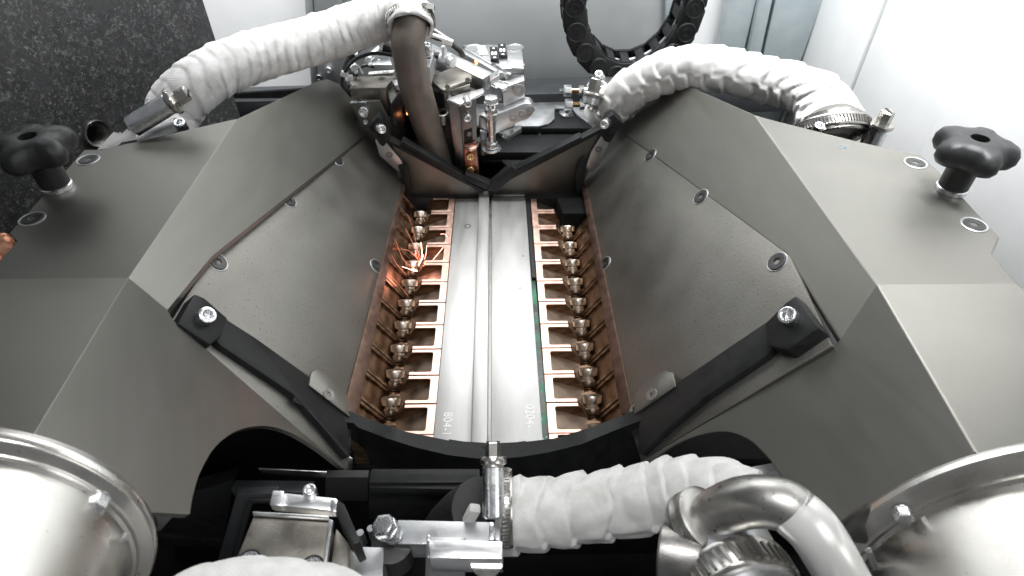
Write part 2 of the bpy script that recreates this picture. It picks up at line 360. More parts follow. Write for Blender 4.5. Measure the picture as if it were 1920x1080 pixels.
text('engraving', '804-1', .17, at(838, 795, z=.004), (0, -1, 0), (0, 0, 1), 'etch', T, .0006)
text('engraving', '0204-', .17, at(993, 780, z=.034), (0, -1, 0), (0, 0, 1), 'etch', T, .0006)
# circuit board beside the right copper row
yc0, yc1 = yb2, ya+.1
B = obj('circuit_board', solid(bmn(), [V((xr0-.02, yc0, -.07)), V((xr0+.098, yc0, -.07)), V((xr1+.06, yc1, -.07)), V((xr1-.02, yc1, -.07))], V((0, 0, -.05))), 'pcb')
tag(B, 'green circuit board strip in the gap between track and right copper row', 'circuit board')

# ================================================================== COPPER ROWS
PITCH_Y = .504
ys_px = [370, 396.5, 425.5, 456.5, 491, 526.5, 566, 609.5, 653.5, 702.5, 756.5, 812.5]
k_ = [at(930, q, z=0).y for q in ys_px]
N = 12; mk = sum(range(N))/N; my = sum(k_)/N
slope = sum((i-mk)*(y-my) for i, y in enumerate(k_))/sum((i-mk)**2 for i in range(N)); y_first = my-slope*mk; PT = -slope
print('row pitch', PT, 'start', y_first)
ordinal = ['first', 'second', 'third', 'fourth', 'fifth', 'sixth', 'seventh', 'eighth', 'ninth', 'tenth', 'eleventh']
def arcp(cx, cz, r, a0, a1, n):
    return [(cx+r*cos(radians(a0+(a1-a0)*i/n)), cz+r*sin(radians(a0+(a1-a0)*i/n))) for i in range(n+1)]
PROF = [(0, 0), (.44, 0), (.475, -.03), (.60, -.27)] + arcp(.69, -.27, .09, 190, 350, 6) + [(.80, -.26), (1.06, .16), (1.12, .18), (1.12, -1.0), (0, -1.0)]
def make_segment(side, name, label):
    """local: u runs from the track side under the hood, v along the track"""
    t = thing(name, label, 'copper segment', (0, 0, 0), 'copper segments of the two rows')
    def P3(u, v, z): return V((side*u, v, z))
    g = .012; wt = .052; D = PT-2*g
    bm = bmn()
    for v0 in (g, PT-g-wt):
        solid(bm, [P3(u, v0, z-.012) for u, z in PROF], P3(0, wt, 0))
    solid(bm, [P3(0, g+wt, -.012), P3(.115, g+wt, -.012), P3(.115, PT-g-wt, -.012), P3(0, PT-g-wt, -.012)], V((0, 0, -.9)))
    obj('copper_body', bm, 'cu', t, .006, 1)
    bm = bmn()   # bright machined top rim, C shaped
    r = .03
    outer = [(0, g), (.44, g), (.44, g+wt), (.115+r, g+wt)]
    inner = [(.115+r-r*sin(a*pi/6), g+wt+r-r*cos(a*pi/6)) for a in range(0, 4)]
    inner2 = [(.115+r-r*cos(a*pi/6), PT-g-wt-r+r*sin(a*pi/6)) for a in range(0, 4)]
    poly = outer[:3]+inner+inner2+[(.44, PT-g-wt), (.44, PT-g), (0, PT-g)]
    solid(bm, [P3(u, v, 0) for u, v in poly], V((0, 0, -.012)))
    obj('top_rim', bm, 'rim', t, .003, 1)
    # pocket floor sloping to the notch
    bm = bmn(); solid(bm, [P3(.11, g+wt, -.08), P3(.59, g+wt, -.29), P3(.59, PT-g-wt, -.29), P3(.11, PT-g-wt, -.08)], V((0, 0, -.04)))
    obj('pocket_floor', bm, 'cu2', t)
    bm = bmn(); solid(bm, [P3(.56, g+wt, -.34), P3(.86, g+wt, -.36), P3(.86, PT-g-wt, -.36), P3(.56, PT-g-wt, -.34)], V((0, 0, -.04)))
    obj('notch_floor', bm, 'cu', t)
    bm = bmn()
    for q in (((.80, -.33), (1.09, .10), (1.12, .06), (.83, -.37)),):
        solid(bm, [P3(u, g+wt, z) for u, z in q], P3(0, PT-2*g-2*wt, 0))
    obj('trough_liner', bm, 'cu', t)
    bm = bmn(); R = .135
    lathe(bm, P3(.69, .03, -.42), V((0, .70, .72)), [(R*.60, .06), (R*.78, .09), (R*.85, .15), (R*.68, .17), (R*.68, .20), (R*.98, .22), (R*1.06, .30), (R*.98, .33), (R*.5, .34)], 28)
    obj('stud', bm, 'stud', t)
    return t
def copy_tree(o, parent=None):
    c = o.copy(); col.objects.link(c); c.parent = parent
    if parent: c.matrix_parent_inverse = o.matrix_parent_inverse.copy()
    for ch in o.children: copy_tree(ch, c)
    return c
def lerp(a, b, t): return a+(b-a)*t
LX = lambda y: lerp(xat(813, 812), xat(853, 372), (y-ytrack(812))/(ytrack(372)-ytrack(812)))
RX = lambda y: lerp(xat(1029, 812), xat(995, 372), (y-ytrack(812))/(ytrack(372)-ytrack(812)))
for side, XX, wd in ((-1, LX, 'left'), (1, RX, 'right')):
    proto = make_segment(side, 'copper_segment', 'x')
    for k in range(12):
        o = proto if k == 0 else copy_tree(proto)
        y = y_first-PT*(k+1)
        o.location = (XX(y+PT/2)-side*.0, y, 0)
        if k == 11: lb = 'copper segment half hidden by the front band, nearest in the %s row' % wd
        elif k == 0: lb = 'copper segment with dark pocket and stud, farthest back in the %s row' % wd
        elif k == 3 and side < 0: lb = 'copper segment lit by the orange sparks in the left row'
        else: lb = 'copper segment with dark pocket, %s from the back in the %s row' % (ordinal[k], wd)
        if k == 11: o.scale = (1, .32, 1); o.location.y = y+PT*.68
        o['label'] = lb
bpy.data.objects

# ================================================================== HOODS
ZC = 2.8
def hood(side):
    L = side < 0
    px = (lambda a, b: a) if L else (lambda a, b: b)
    # inclined side plate plane
    pb = at(*px((663, 773), (1172, 775)), y=4.88)
    slope = 1.185
    PL = (pb, V((-side*slope, 0, 1)).normalized()) if False else (pb, V((-side*slope, 0, 1)).normalized())
    Q = at(*px((240, 525), (1645, 537)), z=ZC); R = at(*px((443, 226), (1417, 218)), z=ZC)
    rt = at(*px((700, 240), (1148, 232)), pl=PL)
    BP = plane3(Q, R, rt)
    S = at(*px((310, 583), (1577, 637)), pl=BP)
    v1 = at(*px((395, 480), (1480, 478)), pl=BP)
    S2 = at(*px((318, 600), (1562, 650)), pl=PL)
    tip = at(*px((655, 892), (1200, 866)), pl=PL)
    EP = plane3(Q, S, tip)
    G = at(*px((62, 822), (1828, 850)), pl=EP)
    print('hood', side, 'Q', Q, 'R', R, 'rt', rt, 'S', S, 'tip', tip, 'G', G, 'EPn', EP[1])
    H = thing('steel_hood', ('left' if L else 'right') + (' brushed steel faceted hood with the darker top face beside the granite block' if L else ' brushed steel faceted hood with bright top face beside the white wall'), 'machine hood', (Q.x, Q.y, 0))
    bm = bmn(); nv = bm.verts.new
    # top face C
    if L: out = [(430, 229), (270, 266), (190, 284), (160, 284), (20, 441), (36, 455), (-60, 560)]
    else: out = [(1440, 226), (1606, 268), (1690, 287), (1722, 292), (1755, 320), (1872, 448), (1858, 480), (1990, 640)]
    Cp = [at(*q, z=ZC) for q in out]
    # C front crease runs parallel to x from Q outward
    far = V((Q.x+side*4.5, Q.y, ZC))
    vQ, vR = nv(Q), nv(R)
    # cut the outline where it passes the crease
    cpts = [c for c in Cp if c.y > Q.y+.02]
    last = Cp[[i for i, c in enumerate(Cp) if c.y > Q.y+.02][-1]+1] if len(cpts) < len(Cp) else None
    edge = ext(cpts[-1], last, Q.y) if last else far
    print(' crease end', edge)
    vC = [nv(c) for c in cpts]; vE = nv(edge)
    bm.faces.new([vQ, vR]+vC+[vE])
    # face B
    bl = [(612, 150), (632, 158), (645, 172), (672, 204), (694, 234)] if L else [(1247, 146), (1230, 148), (1216, 160), (1190, 190), (1160, 226)]
    bl0 = [(595, 153)] if L else [(1262, 149)]
    pB = [at(*q, pl=BP) for q in bl0+bl]
    vB = [nv(q) for q in pB]; vrt = nv(at(*px((700, 240), (1148, 232)), pl=BP)); vv1 = nv(v1); vS = nv(S)
    bm.faces.new([vR, vQ, vS, vv1, vrt]+vB[::-1])
    dn = V((0, 0, -.05))
    sk = [nv(q+dn) for q in (S, v1, at(*px((700, 240), (1148, 232)), pl=BP))]
    bm.faces.new([vS, sk[0], sk[1], vv1]); bm.faces.new([vv1, sk[1], sk[2], vrt])
    # face E with the round cut-out
    arc = [(640, 880), (590, 842), (540, 813), (490, 801), (440, 811), (400, 841), (372, 888), (358, 932), (352, 967)] if L else \
          [(1222, 866), (1262, 838), (1310, 818), (1362, 811), (1405, 826), (1438, 856), (1460, 885), (1475, 915), (1490, 980)]
    sp = spline([at(*q, pl=EP) for q in arc], 5)
    vA = [nv(q) for q in sp]
    tail = [at(*q, pl=EP) for q in ([(345, 968), (200, 960)] if L else [(1550, 978), (1700, 980)])]
    vT = [nv(q) for q in tail]; vG = nv(G)
    vtip = nv(at(*px((650, 888), (1205, 864)), pl=EP)); vS2 = nv(at(*px((322, 604), (1566, 652)), pl=EP))
    bm.faces.new([vQ, vG]+vT[::-1]+vA[::-1]+[vtip, vS2, vS])
    # face D, below the crease
    dG = G+(G-Q)*.35; vd = nv(dG)
    e2 = V((edge.x+side*1.2, dG.y, dG.z)); ve2 = nv(e2)
    vfar = vE
    bm.faces.new([vQ, vfar, ve2, vd, vG])
    bmesh.ops.recalc_face_normals(bm, faces=bm.faces)
    # turn so that normals face up / out
    for f in bm.faces:
        pass
    me = bpy.data.meshes.new('cover'); 
    for f in bm.faces: f.smooth = False
    bm.to_mesh(me); bm.free()
    o = link('folded_cover', me, M['hood'], H)
    md = o.modifiers.new('thickness', 'SOLIDIFY'); md.thickness = .05; md.offset = 0; md.use_even_offset = True
    md = o.modifiers.new('bevel', 'BEVEL'); md.width = .022; md.segments = 3; md.limit_method = 'ANGLE'; md.angle_limit = radians(12)
    # side plate P, bolted under the cover
    n = PL[1]
    bt = [(663, 773), (757, 345)] if L else [(1170, 775), (1093, 330)]
    P = [at(*q, pl=PL) for q in ([(394, 484), (700, 242), (735, 285), (763, 318), (755, 345), (644, 778), (660, 800), (655, 893), (322, 600)] if L else
                                  [(1481, 480), (1149, 236), (1120, 280), (1092, 310), (1097, 345), (1186, 778), (1180, 800), (1202, 864), (1560, 648)])]
    obj('side_plate', solid(bmn(), [q+n*.0 for q in P], -n*.06), 'plate', H, .012)
    st = [at(*q, pl=PL)+n*.022 for q in ([(763, 332), (757, 332), (640, 776), (668, 784)] if L else [(1086, 318), (1094, 318), (1188, 776), (1166, 778)])]
    obj('edge_strip', solid(bmn(), st, -n*.3), 'strip', H, .008)
    for a, b in (((632, 299), (1220, 291)), ((541, 375), (1314, 369)), ((408, 491), (1457, 491)), ((706, 499), (1134, 494))):
        q = at(*px(a, b), pl=PL)
        inst(RINGS, 'screw_seat', q+n*.004, n, .112, 'alu_g', H); csk(q+n*.014, n, .115, H, 'screwd')
    for a, b in (((165, 299), (1717, 305)), ((60, 410), (1827, 421))):
        q = at(*px(a, b), z=ZC+.03); inst(RINGS, 'screw_seat', q, (0, 0, 1), .118, 'alu_g', H); csk(q-V((0, 0, .0)), (0, 0, 1), .11, H, 'screwd')
    # mounting lug seen at the outer corner
    return H, PL, BP, EP, Q, R, S, G
HL, PLL, BPL, EPL, QL, RL, SL, GL = hood(-1)
HR, PLR, BPR, EPR, QR, RR, SR, GR_ = hood(1)
# blue ink mark on the right hood
text('ink_mark', 'C5', .11, at(1580, 276, z=ZC+.027), (1, -.1, 0), (0, 0, 1), 'blueink', HR)
# lower edge of the left hood's inner liner, cut metal showing
p = thing('liner_sheet', 'bent inner liner sheet with bright cut edge below the left hood', 'liner', at(600, 885, y=4.2))
wall('bottom_edge', [(484, 879), (655, 887), (652, 899), (492, 888)], 4.1, .02, 'alu', p, .006)
wall('side_edge', [(655, 858), (661, 861), (658, 899), (648, 893)], 4.09, .02, 'alu', p, .006)
wall('dark_liner', [(400, 800), (600, 800), (652, 884), (484, 878), (380, 930)], 4.45, .05, 'black2', p, .006)

# ================================================================== END WALLS OF THE FUNNEL
yw = 10.45
p = thing('rear_end_wall', 'reflective sheet steel end wall at the back of the funnel', 'end wall', (0, yw, 0))
def wq(pts, y): return [at(*q, y=y) for q in pts]
wall('left_sheet', [(735, 268), (905, 345), (904, 379), (853, 372), (770, 372), (745, 330)], yw, .05, 'plate', p, .01)
wall('right_sheet', [(916, 345), (1132, 240), (1100, 330), (1085, 372), (985, 372), (914, 373)], yw+.01, .05, 'plate', p, .01)
wall('weld_bead', [(925, 367), (984, 367), (984, 372), (925, 371)], yw-.01, .04, 'alu', p, .01)
wall('weld_bead', [(856, 377), (897, 377), (897, 382), (856, 382)], yw-.02, .04, 'alu', p, .01)
FR = thing('rear_cap_frame', 'black V shaped cap frame along the top of the rear end wall', 'frame', (0, yw, .3))
def bar(name, a, b, w, d, m, par, wd=None, bev=.012):
    """rectangular bar from a to b: w high, d deep in y"""
    t = (b-a).normalized(); up = V((0, -1, 0)).cross(t).normalized()
    if up.z < 0: up = -up
    return obj(name, solid(bmn(), [a, b, b+up*w, a+up*w], V((0, -d, 0))), m, par, bev)
y0 = yw+.08
bar('left_bar', at(700, 243, y=y0), at(905, 352, y=y0), .07, .20, 'black', FR)
bar('left_cap', at(752, 262, y=y0-.03), at(870, 330, y=y0-.03), .10, .20, 'black', FR)
bar('left_cap', at(868, 326, y=y0-.05), at(918, 348, y=y0-.05), .14, .20, 'black', FR)
bar('right_bar', at(1150, 226, y=y0), at(925, 344, y=y0), .08, .20, 'black', FR)
bar('right_cap', at(1092, 256, y=y0-.03), at(972, 316, y=y0-.03), .12, .20, 'black', FR)
bar('right_cap', at(973, 312, y=y0-.05), at(930, 350, y=y0-.05), .20, .22, 'black', FR)
for L, PLx in ((True, PLL), (False, PLR)):
    n = PLx[1]; px = (lambda a, b: a) if L else (lambda a, b: b); nf = V(((.55 if L else -.55), -1, .15))
    wall('end_block', [(690, 238), (708, 219), (716, 226), (731, 260), (719, 276), (712, 272)] if L else [(1168, 231), (1150, 214), (1136, 224), (1124, 248), (1134, 266), (1144, 268)], 10.30, .25, 'black', FR, .02)
    socket(at(*px((712, 239), (1137, 230)), y=10.29), nf, .085, FR, 'zinc', .13)
    tab = [(703, 262), (720, 262), (752, 300), (757, 312), (752, 321), (744, 321), (711, 292)] if L else [(1130, 250), (1144, 256), (1140, 275), (1122, 312), (1112, 322), (1103, 322), (1099, 312), (1108, 285)]
    wall('bracket', tab, 10.38, .04, 'alu_g', FR, .02)
    csk(at(*px((730, 290), (1122, 280)), y=10.375), V((0, -1, 0)), .065, FR, 'steel_d')
    gs = [(746, 312), (762, 306), (770, 345), (770, 372), (762, 372), (757, 340)] if L else [(1100, 300), (1094, 292), (1080, 318), (1078, 345), (1083, 374), (1090, 374)]
    wall('gusset', gs, 10.34, .05, 'black', FR, .01)
# inner black surround at the rear of the copper rows
p = thing('black_surround', 'black frame around the rear end of the right copper row', 'frame', (1, yw, 0))
zq = .02
slab('cross_piece', [(985, 357), (1090, 357), (1092, 371), (985, 371)], zq, .5, 'black', p, .01)
slab('side_piece', [(985, 371), (994, 371), (1006, 520), (997, 520)], zq-.02, .2, 'black', p, .01)
slab('corner_block', [(1043, 370), (1092, 360), (1108, 400), (1056, 400)], .12, .6, 'black2', p, .02)
p = thing('black_end_cap', 'black end cap behind the rear end of the left copper row', 'end cap', (-1, yw, 0))
slab('cap_plate', [(765, 364), (850, 364), (853, 371), (765, 371)], zq, .5, 'black', p, .01)

# front band
yf = at(925, 848, z=.12).y
p = FB = thing('front_band', 'black curved band closing the front of the funnel, with end screws', 'band', (0, yf, 0))
inner = [(596, 736), (640, 768), (700, 792), (760, 811), (800, 820), (842, 829), (842, 823), (880, 829), (925, 832), (960, 830), (986, 826), (988, 833), (1040, 825), (1100, 806), (1170, 780), (1230, 752), (1262, 734)]
outer = [(549, 752), (600, 776), (640, 791), (666, 793), (668, 800), (720, 820), (780, 839), (840, 853), (890, 859), (925, 861), (975, 857), (1030, 848), (1090, 833), (1150, 808), (1210, 785), (1262, 762), (1304, 738)]
# the top surface runs between the two outlines, on a surface rising to the sides
def bandp(px_, py_, back):
    """rise of the band towards its two ends"""
    u = abs(px_-925)/335.0
    z = .12 + .85*u**1.9
    PLx = PLL if px_ < 925 else PLR
    ze = at(px_, py_, pl=(PLx[0]+PLx[1]*.088, PLx[1])).z
    t = min(1, max(0, (abs(px_-925)-170)/120)); t = t*t*(3-2*t)
    return at(px_, py_, z=z+(ze-z)*t)
bm = bmn()
def resample(pts, n):
    d = [0]
    for a, b in zip(pts, pts[1:]): d.append(d[-1]+math.hypot(b[0]-a[0], b[1]-a[1]))
    out = []
    for i in range(n):
        s = d[-1]*i/(n-1); k = max(j for j in range(len(d)) if d[j] <= s+1e-6); k = min(k, len(pts)-2)
        t = (s-d[k])/max(d[k+1]-d[k], 1e-6); out.append((pts[k][0]+(pts[k+1][0]-pts[k][0])*t, pts[k][1]+(pts[k+1][1]-pts[k][1])*t))
    return out
inner_c = [(562, 708), (596, 732), (640, 764), (700, 789), (760, 809), (842, 826), (925, 831), (988, 828), (1040, 822), (1100, 804), (1170, 778), (1230, 750), (1262, 732), (1292, 710)]
ni = 60
A = [bandp(x, y, 1) for x, y in resample(inner_c, ni)]; Bo = [bandp(x, y, 0) for x, y in resample(outer, ni)]
va = [bm.verts.new(q) for q in A]; vb = [bm.verts.new(q) for q in Bo]
vc = [bm.verts.new(q+V((0, .02, -1.6))) for q in Bo]; vd = [bm.verts.new(q+V((0, 0, -.3))) for q in A]
oxs = [x for x, y in resample(outer, ni)]
for i in range(ni-1):
    bm.faces.new((va[i], va[i+1], vb[i+1], vb[i]))
    if 618 < oxs[i] < 1234: bm.faces.new((vb[i], vb[i+1], vc[i+1], vc[i]))
    bm.faces.new((va[i+1], va[i], vd[i], vd[i+1]))
obj('curved_band', bm, 'black', FB, 0, sharp=40)
tb = [(842, 823), (880, 829), (925, 832), (960, 830), (986, 826), (988, 838), (925, 845), (842, 836)]
obj('centre_tab', solid(bmn(), [at(*q, z=.125) for q in tb], V((0, 0, -.2))), 'black', FB, .006)
for L, PLx in ((True, PLL), (False, PLR)):
    n = PLx[1]; px = (lambda a, b: a) if L else (lambda a, b: b)
    b1 = [(346, 566), (358, 565), (560, 712), (612, 752), (660, 792), (668, 860), (600, 800), (540, 745), (396, 652), (378, 660), (316, 622)] if L else \
         [(1512, 569), (1500, 575), (1290, 715), (1250, 740), (1195, 772), (1205, 842), (1270, 790), (1330, 750), (1450, 672), (1500, 672), (1556, 632)]
    # main bar lying on the plate
    bar_pts = [(362, 572), (470, 640), (585, 722), (618, 752), (642, 800), (650, 856), (642, 862), (600, 812), (540, 745), (405, 655), (380, 630)] if L else \
              [(1495, 578), (1380, 655), (1262, 735), (1225, 762), (1208, 800), (1204, 850), (1212, 856), (1262, 808), (1330, 752), (1445, 675), (1478, 640)]
    obj('side_bar', solid(bmn(), [at(*q, pl=PLx)+n*.10 for q in bar_pts], -n*.14), 'black', FB, .015)
    eb = [(347, 566), (366, 574), (410, 612), (394, 648), (376, 662), (314, 622)] if L else [(1511, 569), (1492, 582), (1452, 622), (1462, 664), (1495, 672), (1556, 630)]
    obj('end_block', solid(bmn(), [at(*q, pl=PLx)+n*.20 for q in eb], -n*.24), 'black', FB, .025)
    socket(at(*px((364, 612), (1502, 612)), pl=PLx)+n*.18, n+V((0, -.25, 0.1)), .098, FB, 'zinc', .15)
    tab = [(567, 730), (572, 706), (584, 698), (600, 704), (625, 722), (640, 748), (645, 790)] if L else [(1279, 732), (1274, 706), (1258, 702), (1240, 710), (1215, 728), (1203, 750), (1200, 785)]
    obj('bracket', solid(bmn(), [at(*q, pl=PLx)+n*.13 for q in tab], -n*.04), 'hood', FB, .02)
    csk(at(*px((604, 748), (1235, 748)), pl=PLx)+n*.14, n, .085, FB, 'steel_d')
    csk(at(*px((645, 768), (1190, 768)), pl=PLx)+n*.02, n, .07, FB, 'steel_d')

# ================================================================== KNOBS
def knob(px_, base, label):
    b = at(*base, z=ZC+.03); k = thing('star_knob', label, 'knob', b, 'star knobs on the hoods')
    bm = bmn(); lathe(bm, b, V((0, 0, 1)), [(.18, 0), (.18, .05), (.165, .06)], 24); obj('washer', bm, 'zinc', k)
    bm = bmn(); r = .165
    lob = lambda R, amp: (lambda t: R*(1+amp*math.tanh(1.6*cos(5*t+.6))))
    bm = bmn()
    lathe(bm, b+V((0, 0, .06)), V((0, 0, 1)), [(r, 0), (r, .26), (r*1.1, .30), (lob(.27, .14), .32), (lob(.355, .17), .36), (lob(.395, .17), .43), (lob(.395, .17), .52), (lob(.365, .17), .59), (lob(.30, .12), .635), (.15, .65), (.10, .64), (.10, .5), (.02, .5)], 80)
    obj('grip', bm, 'plastic', k, sharp=60)
    return k
knob((75, 300), (108, 352), 'black star knob standing on the left hood before the granite')
knob((1813, 305), (1783, 356), 'black star knob standing on the right hood before the white wall')

# ================================================================== HOSES
def hose(name, label, pts, r, pitch, amp, seed, m='cloth', seg=26, n=72, twist=1.0, lean=1.0, smooth_end=.0):
    total = sum((V(a)-V(b)).length for a, b in zip(pts, pts[1:]))
    def rf(s, t):
        nz = noise.noise(V((s*1.1+seed, cos(t)*.7, sin(t)*.7)))
        ph = s/pitch + twist*t/(2*pi) + .95*nz + .25*noise.noise(V((s*.6, seed, 0)))
        f = ph % 1.0; idx = math.floor(ph)
        h = (f**.55)*(1 if f < .9 else (1-f)/.1)
        a = amp*(1+.7*noise.noise(V((idx*3.7+seed, cos(t)*1.4, sin(t)*1.4))))
        fine = .014*noise.noise(V((s*5+seed, 2.2*cos(t), 2.2*sin(t)))) + .008*noise.noise(V((s*14, 5*cos(t), 5*sin(t)+seed)))
        # diagonal pull folds
        d = noise.noise(V((s*2.2/pitch*.5+1.5*cos(t+1)+seed, 1.2*sin(t), idx*.3)))
        return 1+a*(h-.5)+fine+.03*max(0, d)*lean + .022*lean*abs(noise.noise(V((s*3+t*1.3, seed, t*.8-s))))
    bm = tube(bmn(), pts, r, n, seg, rf, uvs=True)
    o = obj(name, bm, m, None, sharp=75); return tag(o, label, 'hose')
def clamp(label, c, axis, r, wd, hA, hB, srange=(0, 360), hr_=.12, nsl=44, group='worm drive hose clamps'):
    """worm-drive clamp: ring about axis; housing towards hdir, its screw pointing along sdir"""
    a = V(axis).normalized(); K = thing('hose_clamp', label, 'hose clamp', c, group)
    bm = bmn(); lathe(bm, c-a*wd/2, a, [(r, 0), (r*1.035, .0), (r*1.05, wd*.12), (r*1.04, wd*.2), (r*1.04, wd*.8), (r*1.05, wd*.88), (r*1.035, wd), (r, wd), (r*.97, wd), (r*.97, 0), (r, 0)], 64, cap0=False, cap1=False); obj('band', bm, 'chrome', K)
    Fm = frame(a); bm = bmn()
    for i in range(nsl):
        t = radians(srange[0]+(srange[1]-srange[0])*(i+.5)/nsl)
        R_ = Matrix((V((-sin(t), cos(t), 0)), V((0, 0, 1)), V((cos(t), sin(t), 0)))).transposed()
        R2 = Fm @ R_ @ Matrix.Rotation(.18, 3, 'Z')
        step = r*radians(srange[1]-srange[0])/nsl
        boxb(bm, c+Fm @ (V((cos(t), sin(t), 0))*r*1.055), step*.42, wd*.55, r*.03, R2)
    so = obj('thread_slots', bm, 'steel_d', K, 0); so['kind'] = 'stuff'
    s = (hB-hA).normalized(); hl = (hB-hA).length; hc = (hA+hB)/2; h = hc-c; h = (h-a*h.dot(a)).normalized()
    bm = bmn(); lathe(bm, hc-s*hl/2, s, [(hr_*.8, 0), (hr_, .02), (hr_, hl-.02), (hr_*.85, hl)], 28); obj('worm_housing', bm, 'zinc', K)
    bm = bmn(); boxb(bm, hc-h*hr_*.75, hl*.7, wd*.9, hr_*.9, Matrix((s, s.cross(h).normalized(), h)).transposed()); obj('saddle', bm, 'chrome', K, .01)
    e = hc+s*hl/2
    bm = bmn(); lathe(bm, e, s, [(hr_*.7, -.02), (hr_*1.25, .02), (hr_*1.28, .05), (hr_*1.2, .08), (hr_*.6, .085)], 28); obj('collar', bm, 'chrome', K)
    hx = hexr(hr_*.62)
    bm = bmn(); lathe(bm, e, s, [(hx, .05), (hx, .05+hr_*1.5), (hexr(hr_*.5), .05+hr_*1.62)], 24); sc = obj('screw_head', bm, 'chrome', K)
    x = frame(s).col[0]; bm = bmn(); boxb(bm, e+s*(.05+hr_*1.6), hr_*1.25, hr_*.2, .02, frame(s)); obj('slot', bm, 'hole', sc)
    return K
# back left hose: from the brown pipe's head to the left hood
ph = [at(771, 46, y=10.75), at(766, 30, y=11.05), at(735, 28, y=11.2), at(690, 42, y=11.15), at(630, 62, y=10.9), at(560, 84, y=10.5), at(485, 104, y=10.0), at(415, 130, y=9.5), at(358, 168, y=9.1), at(325, 210, y=8.95), at(316, 256, y=8.6)]
hose('cloth_hose', 'white cloth wrapped hose from the brown pipe to the left hood', ph, .385, .20, .050, 3.1, twist=.6, lean=3.4)
# back right hose
ph = [at(1122, 224, y=11.2), at(1150, 196, y=11.1), at(1195, 160, y=10.9), at(1265, 130, y=10.7), at(1350, 130, y=10.4), at(1430, 148, y=10.1), at(1498, 166, y=9.7), at(1538, 192, y=9.3), at(1555, 238, y=8.78)]
hose('cloth_hose', 'white cloth wrapped hose arching over the right hood', ph, lambda s: .36 if s < 4 else min(.53, .36+.12*(s-4)), .36, .15, 8.3, twist=1.6, lean=3.0)
# front hose
ph = [at(935, 968, y=3.1), at(985, 965, y=3.1), at(1060, 958, y=3.12), at(1140, 946, y=3.15), at(1220, 932, y=3.15), at(1290, 922, y=3.1), at(1360, 925, y=3.0), at(1410, 945, y=2.85)]
hf = hose('cloth_hose', 'white cloth wrapped hose across the bottom, centre to right', ph, lambda s: .355-.02*s, .30, .17, 13.7, twist=1.2, lean=3.4)
# bottom left hose, only its top shows
ph = [at(260, 1260, y=1.5), at(330, 1160, y=1.6), at(430, 1118, y=1.7), at(560, 1120, y=1.75), at(660, 1150, y=1.8), at(760, 1260, y=1.85)]
hose('cloth_hose', 'white cloth hose cut off by the bottom edge, in front of the bronze box', ph, .24, .20, .06, 21.3, twist=.8)
# clamps
AX = V((.05, -.75, -.66)).normalized()
cl_ = at(316, 262, y=8.55)
clamp('hose clamp where the left cloth hose joins the hood, screw pointing up right', cl_, AX, .42, .13, at(246, 238, y=7.75), at(320, 193, y=7.95), (-200, 20), .145, 40)
cr = at(1555, 246, y=8.7)
clamp('large bright hose clamp where the arching hose enters the right hood', cr, V((.0, -.75, -.66)), .56, .17, at(1626, 288, y=8.35), at(1650, 240, y=8.35), (0, 360), .14, 80)
ct = at(770, 40, y=10.85)
clamp('hose clamp at the top edge around the head of the brown pipe', ct, V((.05, -.80, -.55)), .40, .15, at(752, 8, y=10.8), at(790, 12, y=10.8), (0, 360), .10, 60)
clamp('hose clamp between brass fittings and the arching cloth hose', at(1126, 212, y=11.1), V((-.6, -.3, -.7)), .27, .16, at(1106, 196, y=10.85), at(1110, 180, y=10.9), (0, 360), .17, 40)
clamp('hose clamp at the centre bottom with upright worm screw', at(950, 952, y=3.05), V((1, 0, .02)), .36, .12, at(926, 972, y=2.8), at(925, 873, y=3.2), (0, 360), .105, 56)
ce = at(1385, 1105, y=1.9); AE = V((.1, -.95, .25)).normalized()
clamp('blurred hose clamp below the polished elbow at the bottom right', ce, AE, .43, .26, at(1560, 1180, y=1.6), at(1580, 1150, y=1.6), (0, 360), .08, 44)

# hood ports (stubs the hoses sit on)
p = thing('hose_port', 'polished ring port behind the right hood under the clamp', 'port', cr)
bm = bmn(); lathe(bm, cr, AX, [(.53, -.1), (.53, .12), (.50, .14), (.46, .07), (.46, -.2)], 64, cap0=False); obj('ring', bm, 'chrome', p)
bm = bmn(); lathe(bm, cr+V((0, 0, -.25)), V((0, 0, 1)), [(.40, -.5), (.40, .12), (.36, .14), (.2, .14)], 48); obj('inner_stub', bm, 'chrome', p)
socket(at(1532, 243, y=8.3), (0, -.4, 1), .075, p, 'zinc', .10)
p = thing('hose_port', 'polished stub under the left hose clamp', 'port', cl_)
bm = bmn(); lathe(bm, cl_, AX, [(.40, -.1), (.40, .08), (.37, .10), (.34, .05), (.34, -.2)], 64, cap0=False); obj('ring', bm, 'chrome', p)
bm = bmn(); cylb(bm, at(262, 262, y=8.0), at(335, 236, y=8.15), .12); obj('side_tube', bm, 'alu', p)
socket(at(342, 240, y=8.1), (0, -.3, 1), .085, p, 'zinc', .12)
# paper label by the left clamp
p = thing('paper_label', 'crumpled white paper label with print beside the left hose clamp', 'label', at(220, 255, y=7.9))
lab = [(182, 280), (240, 218), (256, 243), (255, 262), (228, 268), (205, 278)]
pts = [at(182, 281, y=7.8), at(240, 218, y=8.0), at(256, 243, y=7.9), at(255, 262, y=7.8), at(228, 267, y=7.8), at(218, 276, y=7.8)]
o = obj('sheet', solid(bmn(), pts, V((0, .012, 0))), 'label', p, .002)
for k, (a, b) in enumerate((((214, 247), (238, 226)), ((219, 248), (241, 230)), ((226, 248), (243, 233)), ((240, 243), (250, 236)))):
    A_, B_ = at(*a, y=7.84), at(*b, y=7.9); d = (B_-A_); u = d.cross(V((0, 1, 0))).normalized()*.02
    obj('print_line', solid(bmn(), [A_-u, B_-u, B_+u, A_+u], V((0, .01, 0))), 'ink', p)

